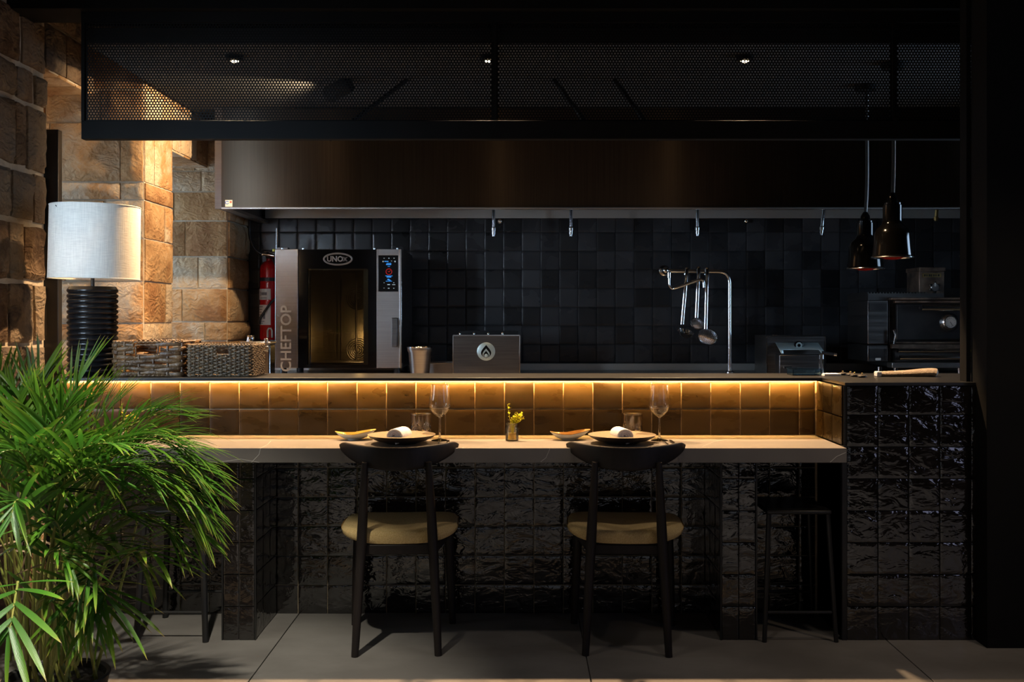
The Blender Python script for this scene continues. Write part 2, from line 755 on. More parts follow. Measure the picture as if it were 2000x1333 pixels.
# ------------------------------------------------------------------ materials
M = {}
M['black'] = mat('black_paint', (0.004, 0.004, 0.004), 0.75, spec=0.2, col2=(0.006, 0.0055, 0.005), cscale=5)
M['black_metal'] = mat('black_metal', (0.010, 0.010, 0.011), 0.38, 0.0, col2=(0.016, 0.015, 0.014), cscale=12, bump=0.02, bscale=300)
M['perf'] = mat('perforated_black_steel', (0.003, 0.003, 0.003), 0.6, spec=0.2, col2=(0.005, 0.0045, 0.0045), cscale=5)
M['ceil'] = mat('dark_ceiling_paint', (0.028, 0.026, 0.024), 0.9, col2=(0.034, 0.031, 0.028), cscale=3)
M['floor'] = mat('concrete_slab', (0.12, 0.108, 0.098), 0.55, col2=(0.19, 0.175, 0.16), cscale=2.2, rand=0.06, bump=0.06, bscale=30, rough2=0.42, detail=8, stretch=(1, 1.4, 1))
M['grout'] = mat('sand_grout', (0.42, 0.33, 0.22), 0.8, col2=(0.50, 0.40, 0.28), cscale=30)
M['grout_dark'] = mat('charcoal_grout', (0.012, 0.011, 0.011), 0.7, col2=(0.02, 0.018, 0.017), cscale=30)
M['grout_floor'] = mat('floor_grout', (0.03, 0.027, 0.025), 0.8, col2=(0.045, 0.04, 0.035), cscale=30)
M['tile'] = mat_tile('glazed_black_brown_tile', (0.0125, 0.0078, 0.0026), (0.018, 0.0112, 0.0038), 0.30, 0.055, 9, 0.5, 0.22)
M['tile_gloss'] = mat_tile('glossy_black_tile', (0.008, 0.0062, 0.0057), (0.013, 0.0105, 0.0095), 0.07, 0.52, 13, 0.25, 1.0, (1, 1, 1.7))
M['tile_back'] = mat_tile('kitchen_black_tile', (0.020, 0.020, 0.022), (0.034, 0.034, 0.036), 0.26, 0.10, 9, 0.6, 0.45, (.5, .5, .7))
M['stone'] = mat_stone('sandstone', [(0.28, 0.135, 0.055), (0.44, 0.25, 0.11), (0.54, 0.36, 0.20), (0.52, 0.40, 0.27), (0.42, 0.22, 0.09)])
M['stone_grey'] = mat_stone('weathered_sandstone', [(0.14, 0.085, 0.05), (0.30, 0.20, 0.12), (0.28, 0.22, 0.16), (0.36, 0.26, 0.165), (0.13, 0.10, 0.08)], 1.4)
M['mortar'] = mat('lime_mortar', (0.50, 0.41, 0.29), 0.95, col2=(0.60, 0.50, 0.37), cscale=12, bump=0.5, bscale=60)
M['counter'] = mat('stone_counter', (0.18, 0.158, 0.138), 0.42, col2=(0.218, 0.192, 0.168), cscale=4, bump=0.02, bscale=120, detail=9)
M['vein'] = mat('pale_vein', (0.60, 0.55, 0.48), 0.5, col2=(0.45, 0.42, 0.38), cscale=20)
M['steel'] = mat('brushed_steel', (0.40, 0.36, 0.335), 0.28, 1.0, col2=(0.46, 0.42, 0.39), cscale=3, stretch=(1, 1, 60), rough2=0.36, bump=0.03, bscale=60)
M['steel_hood'] = mat('hood_steel', (0.085, 0.060, 0.041), 0.30, 1.0, col2=(0.10, 0.072, 0.050), cscale=2, stretch=(60, 1, 1), rough2=0.34, jitter=False, aniso=0.92)
M['steel_dark'] = mat('dark_steel', (0.13, 0.12, 0.115), 0.34, 1.0, col2=(0.17, 0.155, 0.145), cscale=4, stretch=(1, 1, 40), rough2=0.42)
M['chrome'] = mat('chrome', (0.80, 0.80, 0.80), 0.14, 1.0, col2=(0.74, 0.75, 0.76), cscale=20)
M['steel_mid'] = mat('brushed_oven_steel', (0.26, 0.23, 0.21), 0.28, 1.0, col2=(0.30, 0.265, 0.245), cscale=3, stretch=(1, 1, 60), rough2=0.34, bump=0.03, bscale=60)
M['satin'] = mat('satin_steel', (0.52, 0.50, 0.46), 0.48, 0.75, col2=(0.58, 0.55, 0.51), cscale=1.2, stretch=(1, 1, 1), rough2=0.42)
M['brass'] = mat('brass', (0.62, 0.43, 0.16), 0.32, 1.0, col2=(0.5, 0.33, 0.12), cscale=40)
M['oven_glass'] = mat_pane('oven_door_glass', (0.55, 0.52, 0.46))
M['gloss_black'] = mat('black_glass_panel', (0.003, 0.003, 0.0035), 0.09, 0.0, spec=0.3, col2=(0.006, 0.006, 0.007), cscale=5)
M['wood_black'] = mat('black_stained_wood', (0.012, 0.0085, 0.0075), 0.5, 0.0, spec=0.3, col2=(0.017, 0.0125, 0.011), cscale=9, stretch=(4, 4, 0.6), bump=0.05, bscale=60)
M['seat'] = mat('mustard_fabric', (0.50, 0.34, 0.13), 0.9, col2=(0.64, 0.46, 0.21), cscale=260, bump=0.35, bscale=420, detail=2)
M['shade'] = mat_shade('linen_shade', (0.80, 0.77, 0.70))
M['lamp_black'] = mat('black_ceramic', (0.004, 0.004, 0.0045), 0.30, 0.0, col2=(0.009, 0.009, 0.010), cscale=40, bump=0.12, bscale=90)
M['wicker'] = mat('brown_wicker', (0.055, 0.028, 0.012), 0.42, col2=(0.15, 0.085, 0.037), cscale=25, bump=0.4, bscale=140)
M['seagrass'] = mat('seagrass', (0.045, 0.027, 0.012), 0.55, col2=(0.12, 0.077, 0.037), cscale=60, bump=0.4, bscale=200)
M['plate'] = mat('speckled_stoneware', (0.30, 0.235, 0.155), 0.42, col2=(0.20, 0.145, 0.085), cscale=140, bump=0.06, bscale=100, detail=6)
M['plate_dark'] = mat('dark_stoneware_glaze', (0.018, 0.014, 0.012), 0.4, col2=(0.03, 0.024, 0.02), cscale=30)
M['china'] = mat('white_china', (0.72, 0.74, 0.72), 0.22, col2=(0.66, 0.69, 0.68), cscale=20)
M['gold_glaze'] = mat('ochre_glaze', (0.62, 0.46, 0.10), 0.18, col2=(0.50, 0.40, 0.12), cscale=16)
M['brown_glaze'] = mat('brown_glaze', (0.26, 0.13, 0.045), 0.18, col2=(0.42, 0.24, 0.08), cscale=16)
M['towel'] = mat('white_towel', (0.80, 0.79, 0.80), 0.95, col2=(0.72, 0.71, 0.74), cscale=60, bump=0.35, bscale=260)
M['towel_edge'] = mat('lilac_towel_hem', (0.46, 0.44, 0.62), 0.95, col2=(0.52, 0.50, 0.66), cscale=40, bump=0.3, bscale=260)
M['ink'] = mat('grey_ink', (0.16, 0.15, 0.16), 0.9, col2=(0.2, 0.19, 0.2), cscale=50)
M['glass'] = mat_glass('clear_glass')
M['glass_crystal'] = mat_glass('cut_crystal', (1.0, 0.98, 0.95))
M['glass_amber'] = mat_liquid('pale_jar_glass', (0.98, 0.95, 0.82), 0.05)
M['water'] = mat_liquid('amber_water', (0.98, 0.82, 0.34), 0.5)
M['pane'] = mat_pane('window_glass')
M['sprig'] = mat_liquid('yellow_sprig', (0.85, 0.82, 0.07), 1.0)
M['red'] = mat('red_enamel', (0.42, 0.006, 0.008), 0.25, col2=(0.36, 0.005, 0.007), cscale=10, coat=0.3)
M['white_label'] = mat('white_label', (0.62, 0.61, 0.58), 0.6, col2=(0.58, 0.57, 0.54), cscale=20)
M['rubber'] = mat('black_rubber', (0.012, 0.012, 0.013), 0.45, col2=(0.018, 0.018, 0.02), cscale=30)
M['etched'] = mat('etched_grey_lettering', (0.40, 0.38, 0.36), 0.6, 0.0, col2=(0.375, 0.355, 0.335), cscale=30)
M['logo'] = mat('silver_print', (0.34, 0.34, 0.34), 0.5, 0.3, col2=(0.30, 0.30, 0.30), cscale=30)
M['cloth'] = mat('beige_cloth', (0.36, 0.28, 0.21), 0.95, col2=(0.44, 0.35, 0.27), cscale=60, bump=0.4, bscale=220)
M['soot'] = mat('sooty_enamel', (0.012, 0.012, 0.014), 0.35, 0.2, col2=(0.03, 0.027, 0.026), cscale=7, rough2=0.55, bump=0.05, bscale=40)
M['rust'] = mat('heat_stained_steel', (0.30, 0.20, 0.14), 0.42, 0.8, col2=(0.10, 0.07, 0.055), cscale=14, bump=0.1, bscale=40)
M['acrylic'] = mat_glass('blue_tinted_acrylic', (0.80, 0.93, 1.0), 0.05)
M['yellow'] = mat('yellow_paint', (0.55, 0.42, 0.03), 0.5, col2=(0.5, 0.38, 0.03), cscale=30)
M['teal_steel'] = mat('satin_steel_flap', (0.52, 0.64, 0.63), 0.42, 0.7, col2=(0.46, 0.56, 0.56), cscale=12)
M['pot'] = mat('dark_planter', (0.012, 0.011, 0.010), 0.6, col2=(0.02, 0.018, 0.016), cscale=9, bump=0.1, bscale=50)
M['soil'] = mat('potting_soil', (0.03, 0.02, 0.012), 0.95, col2=(0.05, 0.034, 0.02), cscale=50, bump=0.8, bscale=90)
M['leaf'] = mat_leaf('palm_leaf')
M['stem'] = mat('palm_stem', (0.16, 0.20, 0.035), 0.45, col2=(0.28, 0.25, 0.06), cscale=12)
M['dry'] = mat('dry_palm_leaf', (0.26, 0.16, 0.085), 0.8, col2=(0.36, 0.25, 0.15), cscale=30)
M['cord'] = mat('black_fabric_cord', (0.010, 0.010, 0.010), 0.8, col2=(0.016, 0.016, 0.016), cscale=200)
M['fleck'] = mat('white_cord_fleck', (0.75, 0.75, 0.75), 0.7, col2=(0.7, 0.7, 0.7), cscale=100)
M['lamp_enamel'] = mat('black_lamp_enamel', (0.0012, 0.0011, 0.0011), 0.12, 0.0, spec=0.35, col2=(0.0016, 0.0015, 0.0015), cscale=5)
M['heat_bulb'] = mat('red_heat_bulb', (0.30, 0.01, 0.008), 0.2, col2=(0.24, 0.008, 0.006), cscale=10, emit=(1.0, 0.05, 0.03), estr=0.012)
M['led_diode'] = mat('warm_led_diode', (1, 0.8, 0.5), 0.5, emit=(1.0, 0.52, 0.15), estr=760.0, col2=(1, 0.82, 0.55), cscale=5)
M['led'] = mat('warm_led_diffuser', (1, 0.8, 0.5), 0.5, emit=(1.0, 0.62, 0.32), estr=2.4, col2=(1, 0.82, 0.55), cscale=5)
M['spot_glow'] = mat('lit_spot_lens', (1, 0.9, 0.7), 0.3, emit=(1.0, 0.74, 0.44), estr=40.0, col2=(1, 0.92, 0.75), cscale=5)
M['scr_blue'] = mat('screen_blue', (0.0, 0.1, 0.3), 0.4, emit=(0.05, 0.35, 1.0), estr=0.7, col2=(0.0, 0.12, 0.33), cscale=5)
M['scr_red'] = mat('screen_red', (0.3, 0.0, 0.0), 0.4, emit=(1.0, 0.03, 0.03), estr=0.25, col2=(0.28, 0, 0), cscale=5)
M['scr_white'] = mat('screen_white', (0.5, 0.5, 0.5), 0.4, emit=(0.6, 0.85, 1.0), estr=0.35, col2=(0.52, 0.5, 0.5), cscale=5)
M['sticker_blue'] = mat('sticker_blue', (0.05, 0.14, 0.5), 0.5, col2=(0.06, 0.16, 0.5), cscale=30)
M['sticker_red'] = mat('sticker_red', (0.5, 0.12, 0.10), 0.5, col2=(0.5, 0.14, 0.1), cscale=30)
M['rack'] = mat('oven_rack_wire', (0.55, 0.48, 0.36), 0.3, 1.0, col2=(0.5, 0.43, 0.32), cscale=30)
M['oven_inner'] = mat('oven_cavity_steel', (0.22, 0.20, 0.15), 0.42, 1.0, col2=(0.26, 0.23, 0.17), cscale=6)
M['plaster'] = mat('dark_plaster', (0.020, 0.018, 0.017), 0.9, col2=(0.026, 0.023, 0.021), cscale=4)

# ------------------------------------------------------------------ structure
# depths (distance from the camera)
D_BAR = 4.43        # tiled wall behind the counter
D_BLK = 4.067       # face of the tiled block and of the two piers
D_BACK = 6.97       # kitchen back wall
TILE = 0.1241

floor = struct_empty('floor')
obj('grout_bed', B((-3.2, -3, -0.06), (4.2, 7.3, -0.006)), M['grout_floor'], floor)
slab_x = [-0.93 + 1.175 * k for k in range(-2, 5)]
slab_y = [-2.9, -1.7, -0.5, 0.7, 1.9, 3.1, 5.5, 7.2]
for i in range(len(slab_x) - 1):
    for j in range(len(slab_y) - 1):
        obj('floor_slab', B((slab_x[i] + 0.002, slab_y[j] + 0.002, -0.03), (slab_x[i + 1] - 0.002, slab_y[j + 1] - 0.002, 0.0)), M['floor'], floor, bev=0.0015, seg=1)

ceiling = struct('ceiling', B((-3.2, -3, 2.86), (4.2, 7.3, 2.96)), M['ceil'])
wrr = MB()
wrr.box((-3.2, -3.1, 0), (4.2, -3.0, 0.25)).box((-3.2, -3.1, 2.35), (4.2, -3.0, 2.9))
for x0, x1 in ((-3.2, -2.2), (-.9, -.5), (.8, 1.2), (2.5, 4.2)):
    wrr.box((x0, -3.1, .25), (x1, -3.0, 2.35))
struct('wall_rear', wrr, M['plaster'])
for i, x0 in enumerate((-2.2, -.5, 1.2)):
    w = struct_empty('window_%d' % (6 + i))
    fr = MB()
    for a, b in ((x0, x0 + .05), (x0 + .625, x0 + .675), (x0 + 1.25, x0 + 1.3)):
        fr.box((a, -3.09, .25), (b, -3.01, 2.35))
    for a, b in ((.25, .3), (1.65, 1.7), (2.3, 2.35)):
        fr.box((x0 + .05, -3.085, a), (x0 + 1.25, -3.015, b))
    obj('window_frame', fr, M['black_metal'], w)
    obj('pane', B((x0 + .05, -3.053, .3), (x0 + 1.25, -3.047, 2.3)), M['pane'], w)

# room side walls round the two windows out of frame
wl = MB()
wl.box((-2.45, -3, 0), (-2.2, 3.0, 2.9)).box((-2.45, 4.0, 0), (-2.2, 4.2, 2.9)).box((-2.45, 3.0, 0), (-2.2, 4.0, 0.85)).box((-2.45, 3.0, 2.2), (-2.2, 4.0, 2.9))
struct('wall_left_front', wl, M['mortar'])
wr = MB()
wr.box((3.5, -3, 0), (3.7, 0.2, 2.9)).box((3.5, 1.8, 0), (3.7, 3.9, 2.9)).box((3.5, 0.2, 0), (3.7, 1.8, 0.5)).box((3.5, 0.2, 2.3), (3.7, 1.8, 2.9))
struct('wall_right_front', wr, M['plaster'])


def window(name, x, y0, y1, z0, z1):
    w = struct_empty(name)
    fr = MB()
    t = 0.04
    fr.box((x - 0.03, y0, z0), (x + 0.03, y0 + t, z1)).box((x - 0.03, y1 - t, z0), (x + 0.03, y1, z1))
    fr.box((x - 0.03, y0 + t, z0), (x + 0.03, y1 - t, z0 + t)).box((x - 0.03, y0 + t, z1 - t), (x + 0.03, y1 - t, z1))
    obj('window_frame', fr, M['black_metal'], w)
    obj('pane', B((x - 0.003, y0 + t, z0 + t), (x + 0.003, y1 - t, z1 - t)), M['pane'], w)
    return w


window('window_1', -2.56, 4.86, 5.39, 0.95, 2.2)
window('window_2', -2.56, 5.84, 6.49, 0.95, 2.17)
window('window_3', -2.32, 3.0, 4.0, 0.85, 2.2)
window('window_4', 3.6, 0.2, 1.8, 0.5, 2.3)
window('window_5', 3.33, 4.7, 5.4, 0.95, 2.15)

# black jamb that closes the opening
struct('wall_right', B((1.762, 3.96, 0), (3.72, 4.1, 2.9)), M['black'], bev=0.003)
struct('wall_right_kitchen', MB().box((3.3, 4.1, 0), (3.45, 4.7, 2.9)).box((3.3, 5.4, 0), (3.45, 7.1, 2.9)).box((3.3, 4.7, 0), (3.45, 5.4, .95)).box((3.3, 4.7, 2.15), (3.45, 5.4, 2.9)), M['plaster'])
struct('trim_1', B((1.745, 4.1, 0.0), (1.762, 4.16, 2.55)), M['black'])


# ---- stone walls
def stone_mesh(w, h, dep, seed, n=9, rough=0.010, irregular=0.0):
    """Dressed stone: pillowed, chipped face in x-z, looking to -y."""
    nu = max(3, int(n * w / max(w, h)))
    nv = max(3, int(n * h / max(w, h)))

    def edge(u, v):
        d = min(u * w, (1 - u) * w, v * h, (1 - v) * h)
        return min(1.0, d / 0.022)

    def fn(u, v):
        e = edge(u, v)
        x, z = (u - 0.5) * w, (v - 0.5) * h
        q = Vector((x * 9 + seed * 3.7, z * 9, seed * 1.9))
        bulge = dep * (0.45 + 0.55 * e ** 0.6) + rough * (noise.noise(q) + 0.5 * noise.noise(q * 2.7)) * e
        k = 1 - e
        jx = irregular * noise.noise(Vector((z * 6, seed, 1.3))) * (1 if u > 0.5 else -1)
        jz = irregular * noise.noise(Vector((x * 6, seed, 7.7))) * (1 if v > 0.5 else -1)
        return (x + jx * abs(u - 0.5) * 2 + k * 0.003 * noise.noise(q * 3), -bulge, z + jz * abs(v - 0.5) * 2 + k * 0.003 * noise.noise(q * 3 + Vector((5, 5, 5))))
    mb = MB()
    mb.grid(fn, nu, nv)
    # skirt back to the wall
    w_ = nu + 1
    ring = [i for i in range(w_)] + [j * w_ + nu for j in range(1, nv + 1)] + [nv * w_ + i for i in range(nu - 1, -1, -1)] + [j * w_ for j in range(nv - 1, 0, -1)]
    base = len(mb.v)
    for i in ring:
        x, y, z = mb.v[i]
        mb.v.append((x, 0.01, z))
    L = len(ring)
    for a in range(L):
        b = (a + 1) % L
        mb.f.append((ring[a], ring[b], base + b, base + a))
    return mb.mesh('stone', 35)


def lay_stones(parent, origin, u, rotz, rows, m, seed, dep=0.022, gap=0.010, irregular=0.0, rough=0.010, n=9):
    """rows: list of (z0, z1, [u0, u1, ...]) measured along direction u from origin."""
    r = random.Random(seed)
    for z0, z1, us in rows:
        for a, b in zip(us[:-1], us[1:]):
            w, h = b - a - gap, z1 - z0 - gap
            if w < 0.02 or h < 0.02:
                continue
            c = Vector(origin) + Vector(u) * ((a + b) / 2)
            me = stone_mesh(w, h, dep * r.uniform(0.7, 1.3), r.uniform(0, 50), n=n, rough=rough, irregular=irregular)
            put('stone', me, m, parent, (c.x, c.y, (z0 + z1) / 2), (0, 0, rotz))


X_NEAR = -2.2
# near stretch of the left wall: rough rubble facing +x, ends at depth 4.85
wall_left = struct_empty('wall_left')
obj('mortar_bed', B((-2.75, 4.2, 0), (X_NEAR, 4.85, 2.9)), M['mortar'], wall_left)
rows = []
# u runs from depth 4.85 back towards the camera
near_rows = [(0.0, 0.26, [0, .21, .5, .8]), (0.26, 0.47, [0, .30, .55, .8]), (0.47, 0.70, [0, .18, .42, .8]),
             (0.70, 0.96, [0, .215, .45, .8]), (0.96, 1.13, [0, .26, .52, .8]), (1.13, 1.405, [0, .125, .35, .62, .8]), (1.405, 1.67, [0, .215, .36, .58, .8]),
             (1.67, 1.905, [0, .12, .33, .55, .8]), (1.905, 2.20, [0, .195, .30, .6, .8]), (2.20, 2.36, [0, .115, .29, .5, .8]),
             (2.36, 2.60, [0, .24, .48, .8]), (2.60, 2.86, [0, .30, .55, .8])]
lay_stones(wall_left, (X_NEAR, 4.85, 0), (0, -1, 0), PI / 2, near_rows, M['stone_grey'], 3, dep=0.026, gap=0.026, irregular=0.012, rough=0.014, n=10)
# lintel over the first niche
obj('mortar_bed', B((-2.75, 4.85, 2.40), (X_NEAR, 5.4, 2.9)), M['mortar'], wall_left)
lay_stones(wall_left, (X_NEAR, 4.85, 0), (0, 1, 0), PI / 2, [(2.40, 2.62, [0, .22, .55]), (2.62, 2.86, [0, .33, .55])], M['stone_grey'], 5, gap=0.014)
# soffit of the lintel: stones looking down
for (y0, y1, x0, x1) in ((4.85, 5.0, -2.75, -2.2), (5.0, 5.2, -2.75, -2.2), (5.2, 5.4, -2.75, -2.2)):
    me = stone_mesh(x1 - x0, y1 - y0 - 0.008, 0.016, y0 * 7, rough=0.010)
    put('stone', me, M['stone'], wall_left, ((x0 + x1) / 2, (y0 + y1) / 2, 2.40), (PI / 2, 0, 0))
# niche back wall below and above its window
obj('niche_wall', MB().box((-2.85, 4.85, 0), (-2.5, 5.4, 0.95)).box((-2.85, 4.85, 2.2), (-2.5, 5.4, 2.45)), M['mortar'], wall_left)
obj('niche_wall', MB().box((-2.85, 5.83, 0), (-2.5, 6.5, 0.95)).box((-2.85, 5.83, 2.17), (-2.5, 6.5, 2.9)), M['mortar'], wall_left)

# first pier: front face at 5.4, right face at x = -1.934, to 5.83
XP1 = -1.934
obj('mortar_bed', B((-2.85, 5.4, 0), (XP1, 5.83, 2.9)), M['mortar'], wall_left)
s1 = F / 5.4
zz = [0.0, 0.25, 0.5, 0.76, 0.985, 1.13, PZ(632, 5.4), PZ(550, 5.4), PZ(466, 5.4), PZ(391, 5.4), PZ(356, 5.4), PZ(240, 5.4), 2.42, 2.62, 2.86]
fr_cuts = [[.0, .28, .55], [.0, .4, .65], [.0, .3, .62], [.0, .38, .7], [.0, .26, .5], [.0, .22, .62], [.0, .26, .45], [.0, .14, .3, .40], [.0, .2, .5], [.0, .118, .48], [.0, .118, .48], [.0, .218, .5], [.0, .3, .55], [.0, .22, .5], [.0, .35, .6]]
rows_f, rows_s = [], []
W1 = 0.82
for i in range(len(zz) - 1):
    rows_f.append((zz[i], zz[i + 1], fr_cuts[i] + [W1]))
side_cuts = [[0, .2, .43], [0, .43], [0, .26, .43], [0, .43], [0, .17, .43], [0, .43], [0, .32, .43], [0, .43], [0, .30, .43], [0, .43], [0, .14, .43], [0, .25, .43], [0, .43], [0, .2, .43]]
for i in range(len(zz) - 1):
    rows_s.append((zz[i], zz[i + 1], side_cuts[i]))
lay_stones(wall_left, (XP1, 5.4, 0), (-1, 0, 0), 0, rows_f, M['stone'], 11, dep=0.018, gap=0.009)
lay_stones(wall_left, (XP1, 5.4, 0), (0, 1, 0), PI / 2, rows_s, M['stone'], 12, dep=0.016, gap=0.009)
# lintel over the second niche
obj('mortar_bed', B((-2.75, 5.83, 2.18), (XP1, 6.5, 2.9)), M['mortar'], wall_left)
lay_stones(wall_left, (XP1, 5.83, 0), (0, 1, 0), PI / 2, [(2.18, 2.42, [0, .14, .30, .44, .67]), (2.42, 2.62, [0, .3, .67]), (2.62, 2.86, [0, .2, .67])], M['stone'], 13, dep=0.016, gap=0.009)
for (y0, y1) in ((5.83, 6.05), (6.05, 6.28), (6.28, 6.5)):
    put('stone', stone_mesh(0.8, y1 - y0 - 0.008, 0.014, y0 * 5), M['stone'], wall_left, (XP1 - 0.4, (y0 + y1) / 2, 2.18), (PI / 2, 0, 0))
# second pier
XP2 = -1.81
obj('mortar_bed', B((-2.85, 6.5, 0), (XP2, 6.97, 2.9)), M['mortar'], wall_left)
z2 = [0.0, 0.3, 0.6, 0.85, PZ(690, 6.5), PZ(666, 6.5), PZ(629, 6.5), PZ(564, 6.5), PZ(502, 6.5), PZ(432, 6.5), PZ(375, 6.5), PZ(335, 6.5), 2.35, 2.6, 2.86]
c2 = [[0, .3], [0, .25], [0, .3], [0, .2], [0, .22], [0, .14, .36], [0, .28], [0, .18], [0, .26], [0, .33], [0, .16], [0, .2], [0, .25], [0, .3]]
lay_stones(wall_left, (XP2, 6.5, 0), (-1, 0, 0), 0, [(z2[i], z2[i + 1], c2[i] + [.62]) for i in range(14)], M['stone'], 21, dep=0.014, gap=0.009)
lay_stones(wall_left, (XP2, 6.5, 0), (0, 1, 0), PI / 2, [(z2[i], z2[i + 1], [0, .46]) for i in range(14)], M['stone'], 22, dep=0.028, gap=0.012, rough=0.016)

# black post at the edge of the first window niche
post = struct('trim_2', MB().box((-2.215, 4.855, 0.0), (-2.135, 4.90, 2.12)), M['black_metal'], bev=0.004)


# ---- tiles
def tile_mesh(w, h, seed, dep=0.0075, n=5, wav=0.0007):
    """One hand-made tile, face to -y, softened edges and a slightly wavy face."""
    us = [0, 0.035, 0.12] + [i / n for i in range(1, n)] + [0.88, 0.965, 1]
    us = sorted(set(us))
    mb = MB()
    N = len(us)
    for v in us:
        for u in us:
            x, z = (u - 0.5) * w, (v - 0.5) * h
            e = min(u, 1 - u, v, 1 - v)
            drop = 0.0012 if e < 0.01 else (0.00015 if e < 0.05 else 0)
            q = Vector((x * 22 + seed * 5.1, z * 22, seed * 2.3))
            wob = 0.0009 if e < 0.01 else 0
            mb.v.append((x + wob * noise.noise(q * 3), -(dep - drop + wav * noise.noise(q)), z + wob * noise.noise(q * 3 + Vector((9, 2, 4)))))
    for j in range(N - 1):
        for i in range(N - 1):
            mb.f.append((j * N + i, j * N + i + 1, (j + 1) * N + i + 1, (j + 1) * N + i))
    ring = list(range(N)) + [j * N + N - 1 for j in range(1, N)] + [(N - 1) * N + i for i in range(N - 2, -1, -1)] + [j * N for j in range(N - 2, 0, -1)]
    b0 = len(mb.v)
    for i in ring:
        x, y, z = mb.v[i]
        mb.v.append((x, 0, z))
    for a in range(len(ring)):
        b = (a + 1) % len(ring)
        mb.f.append((ring[a], ring[b], b0 + b, b0 + a))
    return mb.mesh('tile', 50)


_tile_cache = {}


def tile_at(parent, m, c, rotz, w, h, r, tilt=0.008, name='tile', gap=0.0035, variants=4, wav=0.0007):
    key = (round(w, 3), round(h, 3), m.name, r.randrange(variants))
    if key not in _tile_cache:
        me = tile_mesh(w - gap, h - gap, len(_tile_cache) * 1.7, wav=wav)
        me.materials.append(m)
        _tile_cache[key] = me
    o = put(name, _tile_cache[key], None, parent, c)
    o.rotation_euler = Euler((r.gauss(0, tilt), 0, rotz + r.gauss(0, tilt)), 'XYZ')
    return o


def tile_run(parent, m, x_edges, z_edges, y, seed, tilt=0.008, skip=None, rotz=0.0, fixed=None, wav=0.0007, gap=0.0035):
    """Tiles on a wall facing -y (or +-x when fixed gives x and x_edges run along y)."""
    r = random.Random(seed)
    n = 0
    for j in range(len(z_edges) - 1):
        for i in range(len(x_edges) - 1):
            a, b = x_edges[i], x_edges[i + 1]
            z0, z1 = z_edges[j], z_edges[j + 1]
            if skip and skip((a + b) / 2, (z0 + z1) / 2):
                continue
            if fixed is None:
                c = ((a + b) / 2, y, (z0 + z1) / 2)
            else:
                c = (fixed, (a + b) / 2, (z0 + z1) / 2)
            tile_at(parent, m, c, rotz, b - a, z1 - z0, r, tilt, wav=wav, gap=gap)
            n += 1
    return n


def edges(a, b, first, pitch):
    out = [a]
    k = math.floor((a - first) / pitch) + 1
    while first + k * pitch < b - 0.012:
        if first + k * pitch > a + 0.012:
            out.append(first + k * pitch)
        k += 1
    return out + [b]


# wall behind the counter (bar wall)
wall_bar = struct_empty('wall_bar')
obj('wall_core', B((-1.925, D_BAR, 0), (1.9, D_BAR + 0.17, 0.985)), M['grout'], wall_bar)
rx = edges(-1.925, 1.246, 0.06, 0.1243)
tile_run(wall_bar, M['tile'], rx, [0.752, 0.8625, 0.984], D_BAR, 31, tilt=0.005, gap=0.004)
# end wall of the recess, facing -x
obj('recess_core', B((1.256, D_BLK + 0.004, 0.0), (1.30, D_BAR, 0.985)), M['grout'], wall_bar)
tile_run(wall_bar, M['tile'], [D_BLK + 0.006, D_BLK + 0.13, D_BLK + 0.254, D_BAR - 0.009], [0.752, 0.8625, 0.984], 0, 32, fixed=1.256, rotz=-PI / 2, tilt=0.005, gap=0.004)

# the same wall under the counter: glossy near-black tiles
wall_under = struct_empty('wall_under_counter')
obj('wall_core', B((-2.0, D_BAR + 0.001, 0), (1.25, D_BAR + 0.1, 0.70)), M['grout_dark'], wall_under)
ux = edges(-1.80, 1.246, 0.06, 0.1243)
tile_run(wall_under, M['tile_gloss'], ux, [0.0, 0.12, 0.2437, 0.3674, 0.4911, 0.6148, 0.70], D_BAR, 33, tilt=0.013, wav=0.0010)

# tiled block at the end of the counter
wall_block = struct_empty('wall_block')
obj('wall_core', B((1.256, D_BLK + 0.001, 0), (2.05, D_BAR + 0.17, 0.985)), M['grout_dark'], wall_block)
bz = [0.0] + [0.13 + 0.1236 * k for k in range(7)] + [0.985]
bx = [1.266, PX(1713.5, D_BLK), PX(1774, D_BLK), PX(1834.5, D_BLK), PX(1895, D_BLK), PX(1956, D_BLK)]
tile_run(wall_block, M['tile_gloss'], bx, bz, D_BLK, 34, tilt=0.012, wav=0.0010)
obj('corner_trim', B((1.247, D_BLK - 0.010, 0), (1.265, D_BLK + 0.01, 0.752)), M['black_metal'], wall_block)


